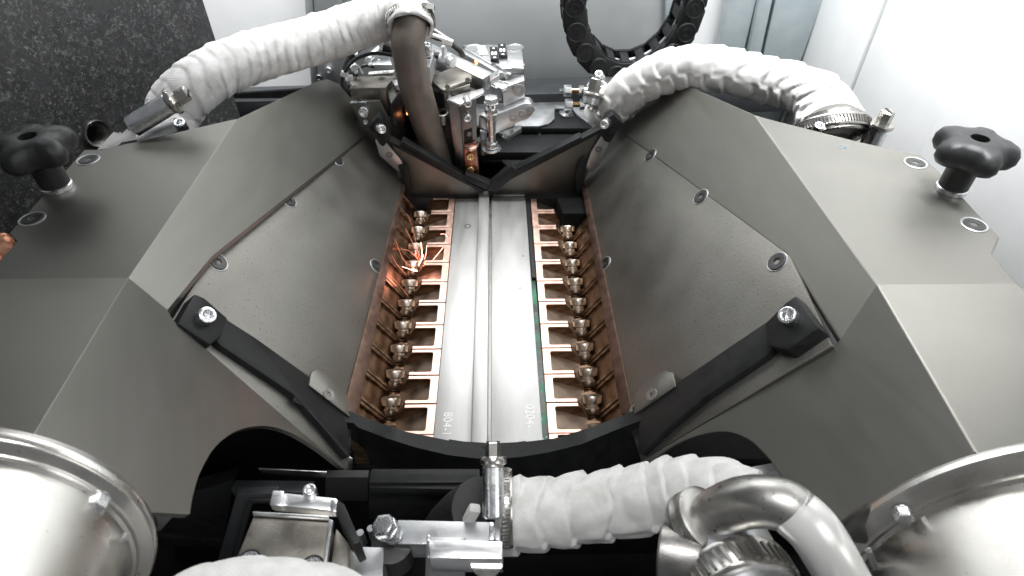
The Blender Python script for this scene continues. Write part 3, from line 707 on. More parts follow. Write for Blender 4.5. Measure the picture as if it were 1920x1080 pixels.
# ================================================================== ENERGY CHAIN
EC = thing('energy_chain', 'black plastic energy chain hanging in a U before the grey panel', 'energy chain', at(1185, 100, y=13))
cx, cy, yk = 1184, 2, 13.0
cc = at(cx, cy, y=yk); Rm = upx(cc, 108); path = []
hw = upx(cc, 22)
exx = (at(cx+10, cy, y=yk)-cc).normalized(); 
def up_pt(t): return cc + V((cos(t)*Rm*1.02, 0, sin(t)*Rm*1.18))
links = []
for k in range(4): links.append((cc+V((-Rm*1.02, 0, (3-k)*.52+.35)), 0))
n_arc = 11
ptsl = [cc+V((-Rm*1.02, 0, .52*k)) for k in (5, 4, 3, 2, 1)] + [up_pt(pi+pi*k/9) for k in range(10)] + [cc+V((Rm*1.02, 0, .52*k)) for k in (1, 2, 3, 4, 5)]
for a, b in zip(ptsl, ptsl[1:]):
    t = (b-a); ln = t.length; t.normalize(); nrm = V((0, -1, 0)).cross(t); mid = (a+b)/2
    R_ = Matrix((t, V((0, 1, 0)), nrm)).transposed()
    lk = obj('link', solid(bmn(), [a+V((0, -.42, 0))+t*(ln*.5+cos(q)*(ln*.62))*1.0+nrm*sin(q)*hw*1.12*(1 if abs(sin(q)) < .99 else 1) for q in [i*pi/12 for i in range(24)]], V((0, .10, 0))) if False else
             solid(bmn(), [mid+V((0, -.40, 0))+t*x*ln+nrm*z*hw for x, z in ((-.56, -.8), (-.46, -1), (.40, -1.04), (.54, -.84), (.60, -.3), (.60, .3), (.54, .8), (.40, .98), (-.46, .96), (-.56, .8))], V((0, .09, 0))), 'chain', EC, .02)
    for yy in (.32,):
        obj('rear_link', solid(bmn(), [mid+V((0, yy, 0))+t*x*ln+nrm*z*hw for x, z in ((-.56, -.8), (-.46, -1), (.40, -1.04), (.54, -.84), (.60, 0), (.54, .8), (.40, .98), (-.46, .96), (-.56, .8))], V((0, .09, 0))), 'chain', EC, .02)
    for zz in (-.86, .86):
        bm = bmn(); boxb(bm, mid+nrm*hw*zz, ln*.42, .66, .06, R_); boxb(bm, mid+nrm*hw*zz+V((0, -.3, 0)), ln*.6, .08, .10, R_); boxb(bm, mid+nrm*hw*zz+V((0, .28, 0)), ln*.6, .08, .10, R_)
        obj('crossbar', bm, 'chain', EC, .012)
    bm = bmn(); q = a+t*ln*.98+V((0, -.40, 0)); lathe(bm, q, V((0, -1, 0)), [(hw*.82, 0), (hw*.82, .03), (hw*.76, .045), (hw*.72, .03), (hw*.36, .028), (hw*.34, .05), (hw*.28, .05), (hw*.26, .03), (.02, .03)], 28)
    boxb(bm, mid+V((0, -.42, 0)), ln*.3, .03, .03, Matrix.Rotation(0, 3, 'Y') @ R_)
    boxb(bm, mid+V((0, -.42, 0))-t*ln*.15+nrm*hw*.2, .03, .03, hw*.4, R_)
    obj('pivot', bm, 'chain', lk)
for k in range(2):
    bm = tube(bmn(), [q+V((0, -.05+.2*k, 0))+ (q-cc).normalized()*(-hw*.35) for q in ptsl[4:16]], .055, 8, 4); obj('cable', bm, 'alu_g' if k else 'rubber', EC)

# ================================================================== BROWN PIPE
c0 = at(770, 47, y=10.74); ac = V((.05, -.80, -.55)).normalized()
ph = [c0-ac*.4, c0-ac*.1, at(765, 78, y=10.66), at(769, 115, y=10.68), at(777, 155, y=10.72), at(790, 200, y=10.78), at(806, 250, y=10.84), at(822, 300, y=10.9), at(838, 350, y=10.95)]
bm = bmn(); lathe(bm, c0-ac*.02, ac, [(.33, -.02), (.33, 0)], 40); tag(obj('mouth_shade', bm, 'hole'), 'black disc painted as shade in the mouth of the cloth hose around the brown pipe', 'shade disc')  # black disc stands in for the shaded gap between cuff and pipe
bm = tube(bmn(), ph, lambda s: .29 if s < 2 else .29-.022*(s-2), 40, 10)
o = obj('curved_pipe', bm, 'brown'); tag(o, 'thick curved brown pipe coming down from the clamped hose to the funnel', 'pipe')
p = thing('cloth_collar', 'frayed white cloth collar around the head of the brown pipe', 'collar', at(768, 30, y=11))
bm = bmn(); c = at(770, 47, y=10.74); lathe(bm, c, V((.05, -.80, -.55)), [(lambda t: .375+.006*sin(5*t), -.3), (lambda t: .385+.008*sin(7*t), 0), (lambda t: .375+.012*sin(9*t), .05), (lambda t: .34+.01*sin(6*t), .055), (.335, 0), (.33, -.3)], 64, cap0=False, cap1=False)
obj('cuff', bm, 'cloth', p, sharp=80)

# ================================================================== CLAMP MECHANISM BEHIND THE FUNNEL
def cube(name, pts, z, h, m, par, bev=.02): return slab(name, pts, z, h, m, par, bev)
def deg(a): return radians(a)
# left drive unit
p = thing('drive_block', 'bronze grey drive block with four screws left of the brown pipe', 'drive unit', at(700, 180, y=11.2))
zt = at(655, 165, y=11.1).z
slab('housing', [(655, 165), (723, 164), (742, 141), (668, 142)], zt, .62, 'servo', p, .03)
for q in ((668, 146), (716, 145)): csk(at(*q, z=zt+.012), (0, 0, 1), .07, p, 'steel_d')
for q in ((664, 173), (708, 172)):
    csk(at(*q, y=11.07), (0, -1, 0), .08, p, 'steel_d')
wall('front_lip', [(655, 165), (723, 164), (723, 168), (655, 169)], 11.07, .05, 'servo', p, .008)
slab('side_wing', [(724, 170), (748, 152), (752, 166), (733, 195)], zt-.1, .7, 'steel_d', p, .03)
slab('silver_cap', [(734, 149), (750, 149), (749, 160), (740, 160)], zt+.02, .1, 'alu', p, .01)
wall('thin_rail', [(740, 100), (745, 100), (757, 200), (750, 200)], 11.3, .05, 'alu_g', p, .01)
p = thing('mounting_plate', 'thin bent steel mounting plate with cap screw below the drive block', 'plate', at(690, 210, y=10.9))
wall('face', [(656, 192), (713, 189), (735, 232), (748, 275), (700, 280)], 10.85, .04, 'hood', p, .01)
slab('bent_lip', [(656, 192), (713, 189), (712, 186), (660, 187)], at(656, 192, y=10.84).z+.01, .03, 'zinc', p, .006)
socket(at(684, 208, y=10.84), (0, -1, .2), .10, p, 'zinc', .13); socket(at(686, 228, y=10.84), (0, -1, .1), .05, p, 'zinc', .05)
p = thing('cylinder_block', 'grey block with screws behind the left drive block', 'block', at(690, 120, y=12))
slab('block_body', [(694, 121), (735, 121), (730, 104), (702, 104)], at(694, 121, y=11.9).z, .4, 'alu_g', p, .02)
csk(at(709, 110, z=at(694, 121, y=11.9).z+.012), (0, 0, 1), .05, p)
slab('label_plate', [(690, 139), (736, 136), (740, 131), (692, 134)], zt+.12, .02, 'label', p, .004)
text('label_print', '1.0/1603', .085, at(715, 135.5, z=zt+.125), (1, .1, 0), (0, -.3, 1), 'ink', p)
bm = bmn(); cylb(bm, at(686, 112, y=12), at(726, 82, y=12.4), .075); obj('air_cylinder', bm, 'alu_g', p)
bm = bmn(); lathe(bm, at(725, 82, y=12.3), V((.2, -1, .3)), [(.16, 0), (.16, .12), (.07, .12), (.07, 0)], 28, cap0=False, cap1=False); obj('rod_eye', bm, 'alu', p)
slab('cam_base', [(655, 200), (760, 200), (790, 300), (700, 300)], -.1, .4, 'black2', p, .02)
# cables
cables = [[(745, 62, 11.6), (700, 68, 11.7), (668, 88, 11.7), (650, 115, 11.6), (643, 145, 11.5), (650, 170, 11.4)],
          [(740, 104, 11.3), (700, 100, 11.3), (665, 112, 11.3), (648, 133, 11.2), (641, 155, 11.2), (652, 172, 11.2)],
          [(735, 72, 11.7), (690, 82, 11.7), (664, 104, 11.7), (658, 132, 11.6), (668, 140, 11.4)],
          [(718, 90, 11.5), (740, 97, 11.5), (752, 105, 11.5)],
          [(700, 125, 11.9), (685, 122, 11.8), (672, 128, 11.7), (664, 132, 11.6)]]
for k, c in enumerate(cables):
    bm = tube(bmn(), [at(a, b, y=y) for a, b, y in c], (.045, .035, .04, .11, .035)[k], 12, 8)
    tag(obj('cable', bm, 'rubber'), ['upper black cable looping left of the brown pipe', 'lower black cable looping over the drive block', 'middle black cable held by the white ties', 'short thick black cable end beside the brown pipe', 'small black cable behind the drive block'][k], 'cable', 'black cables left of the brown pipe')
for k, (a, b, y) in enumerate(((664, 92, 11.6), (690, 111, 11.6), (664, 126, 11.4), (655, 146, 11.2), (646, 139, 11.2))):
    c = at(a, b, y=y); bm = bmn(); boxb(bm, c, .10, .09, .13, Matrix.Rotation(.5*k, 3, 'Y')); boxb(bm, c+V((.03, -.02, -.08)), .05, .14, .05, Matrix.Rotation(.5*k, 3, 'Y'))
    tag(obj('cable_tie', bm, 'tie', None, .015), ['white cable tie on the uppermost cable left of the pipe', 'small white tie near the grey block', 'curved white tie tail above the drive block', 'white tie beside the drive block corner', 'white tie at the leftmost bend of the cables'][k], 'cable tie', 'white cable ties')
bm = tube(bmn(), [at(661, 123, y=11.35), at(672, 125, y=11.3), at(680, 138, y=11.3)], .022, 8, 6); tag(obj('tie_tail', bm, 'tie'), 'thin white plastic tail curling above the drive block', 'cable tie')
# right block with dark cover
p = thing('gripper_block', 'dark bronze gripper block with scratched top right of the brown pipe', 'gripper', at(845, 150, y=11))
zg = at(828, 168, y=10.95).z
slab('top_cover', [(802, 144), (855, 124), (884, 140), (884, 147), (831, 168), (826, 166)], zg, .10, 'servo', p, .015)
slab('body', [(805, 147), (855, 127), (882, 147), (831, 168)], zg-.10, .75, 'steel_d', p, .02)
wall('side_cover', [(843, 171), (881, 158), (881, 168), (846, 186)], 10.93, .04, 'servo', p, .02)
csk(at(839, 163, y=10.9), (0.2, -1, 0), .05, p, 'steel_d'); csk(at(877, 150, y=10.98), (.2, -1, 0), .05, p, 'steel_d')
wall('lower_body', [(800, 170), (830, 172), (845, 300), (833, 320), (806, 200)], 11.0, .3, 'black2', p, .02)
wall('slot_frame', [(843, 222), (848, 226), (863, 312), (858, 312)], 10.8, .03, 'alu_g', p, .005)
wall('slot_back', [(828, 215), (846, 222), (862, 318), (846, 318)], 10.86, .03, 'black', p, .005)
bm = bmn(); lathe(bm, at(829, 212, y=10.9), V((0, -.2, 1)), [(.12, -.2), (.12, .02), (.10, .03), (.10, -.1)], 24); obj('round_boss', bm, 'steel_d', p)
for q in ((855, 298), (853, 240), (860, 310)): csk(at(*q, y=10.79), (0, -1, 0), .03, p)
# jaw plate
p = thing('jaw_plate', 'steel jaw plate with two cap screws and a copper jaw behind the funnel', 'jaw', at(865, 240, y=10.75))
wall('plate', [(840, 187), (862, 196), (877, 330), (857, 318), (846, 250)], 10.66, .25, 'steel_d', p, .02)
wall('face', [(862, 196), (893, 183), (895, 330), (872, 330)], 10.60, .06, 'steel_d', p, .02)
slab('top_edge', [(838, 186), (858, 177), (906, 165), (908, 172), (863, 195)], at(850, 187, y=10.6).z+.02, .05, 'alu', p, .008)
for q in ((878, 190), (877, 217)): socket(at(q[0]-3, q[1]-2, y=10.58), (.25, -1, -.1), .075, p, 'zinc', .14)
wall('pocket', [(869, 245), (885, 240), (887, 272), (871, 276)], 10.59, .01, 'hole', p, 0); socket(at(880, 250, y=10.6), (0, -1, 0), .045, p, 'steel_d')
cu = wall('copper_jaw', [(869, 272), (893, 266), (899, 330), (873, 333)], 10.52, .12, mat('copper_jaw', (.30, .14, .10), (.40, .2, .15), 1, .35), p, .02)
slab('jaw_top', [(868, 272), (882, 264), (898, 268), (893, 277), (880, 280)], at(880, 272, y=10.55).z+.01, .05, 'rim', p, .01)
for q in ((881, 291), (881, 316)): socket(at(*q, y=10.51), (.2, -1, 0), .075, p, 'brass', .08)
# linear slide with cylinder
p = thing('linear_slide', 'bright aluminium linear slide behind the gripper block', 'slide', at(910, 130, y=11.8))
def prism(name, a, b, w, h, m, par, bev=.015):
    """bar from a to b, w wide horizontally, h high"""
    t = (b-a).normalized(); x = t.cross(V((0, 0, 1))).normalized(); u = x.cross(t)
    return obj(name, solid(bmn(), [a-x*w/2, a+x*w/2, b+x*w/2, b-x*w/2], -u*h), m, par, bev)
prism('carriage', at(800, 86, y=12.5), at(915, 142, y=11.6), .34, .3, 'alu', p, .02)
prism('long_rail', at(862, 92, y=12.7), at(948, 140, y=11.75), .12, .3, 'alu_g', p)
prism('guide_rail', at(872, 90, y=12.8), at(958, 138, y=11.85), .07, .26, 'alu', p)
slab('carriage_top', [(838, 110), (880, 98), (925, 128), (918, 150), (900, 158), (868, 140)], 1.75, .12, 'alu', p, .015)
csk(at(897, 131, z=1.762), (0, 0, 1), .075, p, 'steel_d'); csk(at(873, 118, z=1.762), (0, 0, 1), .035, p)
bm = bmn(); cylb(bm, at(828, 108, y=11.7), at(850, 118, y=11.5), .10); cylb(bm, at(840, 112, y=11.6), at(844, 114, y=11.56), .13, 6); obj('fitting', bm, 'alu', p)
bm = bmn(); cylb(bm, at(818, 103, y=11.8), at(832, 110, y=11.66), .065); obj('air_hose', bm, 'rubber', p)
wall('end_block', [(918, 152), (936, 140), (940, 190), (922, 190)], 11.2, .3, 'alu', p, .015)
bm = bmn(); lathe(bm, at(938, 150, y=11.3), V((.3, -1, .1)), [(.14, 0), (.14, .06), (.09, .06), (.09, -.05), (.02, -.05)], 24); obj('bore', bm, 'steel_d', p)
bm = bmn(); cylb(bm, at(930, 152, y=11.3), at(958, 158, y=11.05), .04); obj('piston_rod', bm, 'zinc', p)
bm = bmn(); lathe(bm, at(893, 115, y=11.5), V((0, 0, 1)), [(.025, -.05), (.03, .02), (.01, .04)], 12); obj('status_light', bm, 'led', p)
# platform at the back
p = thing('platform_block', 'bright aluminium platform block with round holes behind the slide', 'platform', at(940, 110, y=12.6))
zp = at(940, 128, y=11.9).z
pf = [(866, 84), (977, 83), (983, 128), (948, 128), (940, 126)]
slab('top_plate', pf, zp, .12, 'alu', p, .012)
wall('front_face', [(941, 129), (982, 129), (981, 158), (945, 158)], 11.9, .3, 'alu', p, .01)
for q, r in (((890, 90), .18), ((966, 89), .17), ((967, 121), .17)):
    bm = bmn(); c = at(*q, z=zp+.004); lathe(bm, c, V((0, 0, 1)), [(r*1.1, -.01), (r*1.06, .006), (r, 0), (r*.97, -.012), (.05, -.014)], 32); obj('bored_hole', bm, 'alu_g', p)
def tagpl(pts, m, lab_, cat):
    o = slab('tag', pts, zp+.05, .04, m, None, .008); return o
a_ = slab('small_tag', [(895, 86), (909, 85), (915, 101), (900, 102)], zp+.03, .025, 'label', None, .006); tag(a_, 'small white marked tag lying on the platform block', 'tag')
for k, pts in enumerate(([(918, 88), (933, 88), (935.5, 110), (920, 110.5)], [(933.5, 82), (948, 82), (951.5, 103), (936, 103.5)])):
    t = thing('black_tag', ['nearer black tag with white symbols on the platform block', 'farther black tag with white symbols on the platform block'][k], 'tag', at(*pts[0], z=zp+.08), 'black tags on the platform block')
    slab('tag_body', pts, zp+.085, .07, 'plastic', t, .006)
    slab('white_base', [(pts[2][0]-.2, pts[2][1]+1.6), (pts[3][0]+.4, pts[3][1]+1.6), (pts[3][0]+.2, pts[3][1]-1), (pts[2][0]-.4, pts[2][1]-1)], zp+.035, .03, 'label', t, .004)
    ox, oy = pts[0][0], pts[0][1]
    for (dx, dy, w_, h_) in ((3.4, 9, 4, 5.4), (9.3, 9, 4, 5.4), (5.2, 1.6, 4, 1.6), (7, 18.5, 5, 1.8)):
        slab('symbol', [(ox+dx, oy+dy), (ox+dx+w_, oy+dy), (ox+dx+w_*1.08, oy+dy+h_), (ox+dx+.4, oy+dy+h_)], zp+.089, .003, 'label', t, 0)
# clamp lever with hex bolt
p = thing('clamp_lever', 'aluminium clamp lever with rounded end and three screws behind the funnel', 'lever', at(950, 215, y=10.9))
# rounded arm
ya_ = 10.75
arm = [(914, 244), (912, 232), (916, 222), (926, 216), (985, 193), (995, 194), (1000, 202), (999, 214), (990, 223), (968, 231), (964, 237), (928, 252), (915, 251)]
wall('arm', arm, ya_, .28, 'alu', p, .02)
arm_n = V((0, -1, 0))
slab('arm_top', [(914, 222), (900, 214), (905, 207), (930, 200), (978, 182), (998, 192), (985, 194), (926, 217)], at(926, 216, y=ya_).z+.01, .06, 'alu', p, .015)
for q in ((962, 221), (979, 214), (995, 206)): csk(at(*q, y=ya_-.01), arm_n, .078, p, 'alu_g')
wall('fork_side', [(898, 215), (912, 225), (914, 247), (898, 238)], 10.8, .12, 'alu_g', p, .03)
wall('head_block', [(943, 165), (983, 150), (984, 184), (944, 200)], 10.95, .25, 'alu', p, .015)
slab('head_flange', [(918, 152), (984, 148), (983, 150), (943, 166), (940, 166)], at(943, 165, y=10.95).z+.02, .06, 'alu', p, .01)
for k in range(6):
    wall('cooling_rib', [(921, 161+k*3.2), (941, 170+k*3.2), (941, 171.6+k*3.2), (921, 162.4+k*3.2)], 11.0, .1, 'alu_g', p, .003)
wall('rib_back', [(920, 156), (942, 166), (942, 192), (920, 182)], 11.06, .1, 'steel_d', p, .01)
csk(at(973, 170, y=10.94), (0, -1, 0), .12, p, 'alu_g'); csk(at(963, 165, y=10.94), (0, -1, 0), .04, p, 'steel_d'); csk(at(946, 169, y=10.94), (0, -1, 0), .04, p, 'steel_d')
slab('foot_plate', [(935, 248), (976, 234), (978, 240), (950, 256)], at(945, 250, y=10.95).z, .1, 'alu_g', p, .01)
for q in ((945, 255), (960, 247)): csk(at(*q, y=10.85), (0, -.5, 1), .045, p)
b = thing('hex_bolt', 'zinc hex bolt standing through the end of the clamp lever', 'bolt', at(921, 250, y=10.7))
topb = at(921, 181, y=10.7); botb = at(922, 285, y=10.7)
hexbolt(at(921, 192, y=10.7), (0, 0, 1), .135, b, 'zinc', .15, 'bolt_head')
bm = bmn(); lathe(bm, V((topb.x, 10.7, botb.z)), V((0, 0, 1)), [(.068+.006*(i % 2), i*.022) for i in range(int((topb.z-botb.z)/.022))], 16); obj('threaded_shank', bm, 'zinc', b, sharp=80)
hexbolt(at(921, 212, y=10.7), (0, 0, 1), .125, b, 'zinc', .13, 'nut')
hexbolt(at(922, 275, y=10.7), (0, 0, 1), .125, b, 'zinc', .13, 'nut')
bm = bmn(); lathe(bm, at(922, 279, y=10.7), V((0, 0, 1)), [(.19, 0), (.19, .02), (.08, .03)], 28); obj('washer', bm, 'zinc', b)
wall('prop', [(900, 245), (913, 250), (913, 268), (900, 268)], 10.9, .1, 'alu_g', p, .02)
bm = bmn(); cylb(bm, at(905, 262, y=10.95), at(905, 285, y=10.95), .13); obj('round_foot', bm, 'steel_d', p)
# proximity sensor bracket with cable near the pipe's head
p = thing('sensor_cover', 'white printed sensor cover sticking out right of the brown pipe', 'sensor', at(820, 62, y=11.3))
prism('cover_strip', at(797, 58, y=11.3), at(850, 76, y=11.3), .10, .10, 'label', p, .008)
prism('bracket_arm', at(800, 44, y=11.5), at(846, 74, y=11.4), .05, .03, 'alu', p, .004)
wall('dark_gap', [(800, 44), (842, 72), (800, 60)], 11.55, .04, 'steel_d', p, 0)
text('label_print', 'SENSOR', .001, at(820, 66, y=11.2), (1, 0, -.3), (0, -.7, .7), 'ink', p) if False else None
bm = tube(bmn(), [at(797, 66, y=11.3), at(830, 76, y=11.3), at(848, 84, y=11.4), at(862, 95, y=11.4), at(868, 104, y=11.5)], .05, 10, 8); obj('cable', bm, 'rubber', p)
p = thing('pivot_block', 'grey pivot block with upright cap screw behind the brown pipe', 'block', at(795, 120, y=11.3))
slab('block_body', [(780, 125), (806, 125), (816, 92), (786, 92)], at(800, 110, y=11.4).z, .35, 'alu_g', p, .02)
socket(at(801, 97, y=11.35), (0, 0, 1), .10, p, 'zinc', .15)
slab('brown_tab', [(782, 108), (808, 108), (808, 100), (782, 96)], at(800, 110, y=11.4).z+.02, .05, 'brown', p, .01)
bm = tube(bmn(), [at(830, 88, y=11.4), at(833, 94, y=11.35), at(832, 108, y=11.3)], .05, 10, 4); tag(obj('cable_tie', bm, 'tie'), 'white nylon tie standing up on the slide', 'cable tie', 'white cable ties')
for k, q in enumerate(((746, 223), (768, 216), (765, 213))):
    bm = bmn(); lathe(bm, at(*q, y=11.2), V((0, -1, .5)), [(.028, -.03), (.03, .02), (.015, .04)], 12)
    tag(obj('indicator_light', bm, 'led'), ['orange glowing light low left of the brown pipe', 'brightest orange glowing light touching the brown pipe edge', 'dimmer orange light just above the bright one by the pipe'][k], 'light', 'orange indicator lights')
p = thing('bracket_stack', 'dark stacked brackets between drive block and brown pipe', 'bracket', at(760, 220, y=11.3))
wall('dark_plate', [(722, 175), (745, 160), (760, 250), (745, 275)], 11.25, .1, 'steel_d', p, .02)
slab('inner_block', [(755, 255), (790, 250), (800, 290), (765, 290)], .7, .4, 'black', p, .02)
wall('pin', [(757, 190), (760, 190), (764, 215), (761, 215)], 11.2, .03, 'alu_g', p, .004)
wall('back_plate', [(752, 170), (800, 170), (820, 300), (760, 300)], 11.5, .05, 'black2', p, .02)

# brass fittings
p = thing('fitting_manifold', 'bright manifold block with two brass fittings left of the arching hose', 'manifold', at(1130, 165, y=11.9))
slab('block_body', [(1114, 172), (1152, 172), (1152, 143), (1112, 143)], at(1125, 172, y=11.8).z, .35, 'alu', p, .03)
slab('tilted_cap', [(1100, 157), (1112, 140), (1128, 130), (1136, 142), (1118, 150)], at(1125, 172, y=11.8).z+.15, .14, 'alu', p, .03)
for q in ((1128, 163), (1122, 143)): socket(at(*q, y=11.7), (0, -.6, 1), .08, p, 'zinc', .10)
for (x0, y0_) in ((1057, 170), (1059, 196)):
    a_ = at(x0, y0_, y=11.75); X = V((1, 0, 0)); u = upx(a_, 1)
    bm = bmn(); lathe(bm, a_, X, [(hexr(.10), 0), (hexr(.10), u*14)], 24, up=V((0, 0, 1))); obj('hex_nut', bm, 'alu', p, .01)
    bm = bmn(); lathe(bm, a_+X*u*14, X, [(.055, 0), (.055, u*14)], 20); obj('brass_sleeve', bm, 'brass', p)
    bm = bmn(); lathe(bm, a_+X*u*28, X, [(hexr(.09), 0), (hexr(.09), u*9), (.07, u*10), (.07, u*30)], 24); obj('hex_collar', bm, 'alu', p)
    if y0_ > 180:
        bm = bmn(); lathe(bm, a_+X*u*6+V((0, 0, -.2)), V((0, 0, 1)), [(.13, -.02), (.13, .0), (.05, .02), (.05, .2)], 24); obj('elbow_screw', bm, 'zinc', p)

# ================================================================== LARGE PIPES AT THE FRONT
def circ3(a, b, c):
    u = b-a; v = c-a; n = u.cross(v)
    o = a + (n.cross(u)*v.length_squared + v.cross(n)*u.length_squared)/(2*n.length_squared)
    return o, (a-o).length
def bigpipe(side, arc, scr, label, EPx, dist, axis):
    ax = V(axis).normalized()
    q0 = at(*arc[len(arc)//2], pl=EPx) + ax*dist
    PLq = (q0, ax)
    a, b, c = at(*arc[0], pl=PLq), at(*arc[len(arc)//2], pl=PLq), at(*arc[-1], pl=PLq)
    o, r = circ3(a, b, c); print('pipe', side, o, r)
    p = thing('exhaust_pipe', label, 'pipe', o, 'large exhaust pipes at the front corners')
    bm = bmn(); lathe(bm, o-ax*.12, ax, [(r*.85, .02), (r*.93, .03), (r*.985, .05), (r*.985, .10), (r*.97, .12), (r*.90, .125), (r*.885, .14), (r*.885, .17), (r*.865, .185), (r*.86, .30), (r*.835, 6)], 96, cap0=False, cap1=False); obj('pipe_body', bm, 'pipe', p, sharp=50)
    bm = bmn(); lathe(bm, o-ax*.12, ax, [(r*.85, 0), (r*.97, 0), (r*.97, .05), (r*.85, .05)], 96, cap0=False, cap1=False); obj('flange', bm, 'steel_d', p)
    s = at(*scr, pl=(o+ax*.02, ax)); hexbolt(s, ax, .072, p, 'zinc', .14)
    return o, r, ax, p
bigpipe(-1, [(0, 822), (210, 900), (285, 985)], (186, 934), 'large polished exhaust pipe with ring flange in the bottom left corner', EPL, .35, (.21, -.95, .21))
bigpipe(1, [(1920, 843), (1700, 915), (1580, 1003)], (1690, 958), 'large polished exhaust pipe with ring flange in the bottom right corner', EPR, .35, (-.21, -.95, .21))
# flange lugs
p = thing('flange_bracket', 'dark steel bracket lug right of the bottom left pipe', 'bracket', at(270, 980, y=2.6))
wall('lug', [(236, 985), (262, 965), (282, 975), (290, 1000), (240, 1008)], 2.7, .1, 'steel_d', p, .02)
wall('arm', [(245, 925), (330, 965), (300, 1000), (260, 990)], 2.85, .1, 'steel_d', p, .03)
p = thing('flange_bracket', 'curved steel bracket lug left of the bottom right pipe', 'bracket', at(1600, 1000, y=2.4))
wall('lug', [(1570, 1005), (1600, 975), (1640, 950), (1625, 990), (1635, 1025), (1590, 1020)], 2.4, .08, 'steel_d', p, .04)
wall('bright_edge', [(1625, 1040), (1636, 1035), (1660, 1090), (1645, 1090)], 2.2, .05, 'alu', p, .01)
# elbow pipe
ph = [at(1262, 1020, y=2.35), at(1310, 985, y=2.35), at(1355, 955, y=2.35), at(1415, 940, y=2.3), at(1480, 952, y=2.2), at(1530, 1000, y=2.05), at(1590, 1100, y=1.85)]
p = thing('elbow_pipe', 'polished elbow pipe with ribbed collar at the bottom right', 'pipe', at(1430, 960, y=2.3))
bm = tube(bmn(), ph[1:6], lambda s: .165+.03*sin(min(1, s/1.1)*pi), 40, 12); obj('elbow', bm, 'elbow', p, sharp=60)
bm = tube(bmn(), ph[4:], .19, 32, 8); obj('white_sleeve', bm, mat('white_sleeve', (.7, .7, .68), None, .3, .25), p)
ax = (ph[2]-ph[1]).normalized(); bm = bmn()
lathe(bm, ph[1]-ax*.05, ax, [(.2, -.06), (.27, -.04), (.29, 0), (.29, .05), (.27, .08), (.265, .10), (.28, .12), (.28, .17), (.25, .19), (.2, .2)], 48); obj('collar', bm, 'elbow', p)
bm = bmn(); lathe(bm, at(1310, 1050, y=2.1), V((.9, -.3, .2)), [(.20, -.3), (.24, -.28), (.24, 0), (.22, .04)], 48); obj('lower_collar', bm, 'steel_d', p)
bm = bmn(); lathe(bm, ce, AE, [(.42, -.4), (.42, .20), (.36, .22), (.35, .15), (.35, -.3)], 64, cap0=False, cap1=False); obj('clamped_tube', bm, 'alu_g', p)

# ================================================================== LOWER FRONT: slide, block, box
p = thing('black_substructure', 'black stepped machine body below the front band', 'machine body', at(700, 950, y=4.3))
wall('front_panel', [(340, 880), (1500, 870), (1500, 1400), (300, 1400)], 4.55, .1, 'black2', p)
wall('cross_member', [(690, 905), (900, 905), (900, 985), (690, 975)], 3.9, .2, 'black', p, .03)
slab('cross_top', [(690, 903), (905, 903), (905, 918), (690, 915)], at(800, 903, y=3.95).z, .2, 'black', p, .03)
slab('side_ledge', [(440, 898), (590, 900), (588, 925), (430, 918)], at(500, 900, y=4.0).z, .3, 'deck', p, .03)
wall('left_ledge', [(300, 940), (440, 900), (420, 1010), (300, 1000)], 4.0, .2, 'black', p, .02)
slab('lower_shelf', [(300, 985), (420, 985), (420, 1010), (290, 1010)], -2.1, .3, 'black', p, .02)
wall('left_post', [(442, 930), (520, 925), (510, 945), (470, 945), (430, 1060), (405, 1060)], 3.5, .1, 'deck', p, .02)
wall('post_groove', [(466, 938), (512, 938), (512, 944), (474, 944), (440, 1060), (432, 1060)], 3.48, .1, 'hole', p, .004)
wall('right_recess', [(610, 895), (690, 895), (690, 940), (610, 940)], 3.9, .1, 'hole', p, .01)
bm = tube(bmn(), [at(905, 955, y=3.1), at(870, 975, y=3.25), at(840, 1005, y=3.4), at(820, 1060, y=3.5)], .33, 32, 8); tag(obj('black_tube', bm, 'rubber'), 'black rubber tube end left of the centre bottom clamp', 'tube')
bm = bmn(); boxb(bm, at(884, 965, y=2.95), .12, .1, .3, Matrix.Rotation(.3, 3, 'Y')); tag(obj('torn_cloth', bm, 'cloth', None, .03), 'scrap of white cloth beside the black tube at the bottom centre', 'cloth')

p = thing('cover_box', 'bronze tinted sheet box with two screws at the bottom left', 'box', at(540, 1010, y=2.6))
yb_ = 2.75
zt2 = at(540, 958, y=yb_).z
obj('front_plate', solid(bmn(), [at(474, 968, z=zt2), at(618, 978, z=zt2), at(600, 1120, z=zt2), at(420, 1100, z=zt2)], V((0, 0, -.5))), 'servo', p, .02)
slab('top_trim', [(472, 958), (616, 966), (617, 974), (474, 966)], zt2+.02, .05, 'alu', p, .01)
slab('edge_trim', [(616, 972), (625, 975), (603, 1120), (597, 1120)], zt2+.015, .05, 'alu_g', p, .008)
slab('side_plate', [(630, 990), (655, 1020), (650, 1120), (612, 1120)], zt2-.1, .3, 'servo', p, .01)
for q in ((466, 1052), (585, 1063)):
    c = at(*q, z=zt2+.01); inst(RINGS, 'screw_seat', c, (0, 0, 1), .085, 'hole', p); csk(c, (0, 0, 1), .085, p, 'zinc')
p = thing('hold_down_arm', 'grey hold down arm with cap screw over the bronze box', 'arm', at(580, 940, y=3))
za = zt2+.22
slab('bar', [(512, 922), (632, 934), (628, 958), (508, 946)], za, .12, 'alu', p, .012)
slab('thick_end', [(511, 919), (533, 920), (528, 949), (505, 946)], za+.05, .1, 'alu', p, .012)
slab('bright_corner', [(620, 934), (633, 936), (630, 960), (618, 958)], za+.004, .1, 'zinc', p, .01)
slab('black_leg', [(633, 936), (645, 945), (676, 1015), (662, 1022), (628, 960)], za-.02, .35, 'black', p, .012)
socket(at(583, 926, z=za), (0, 0, 1), .058, p, 'zinc', .08)
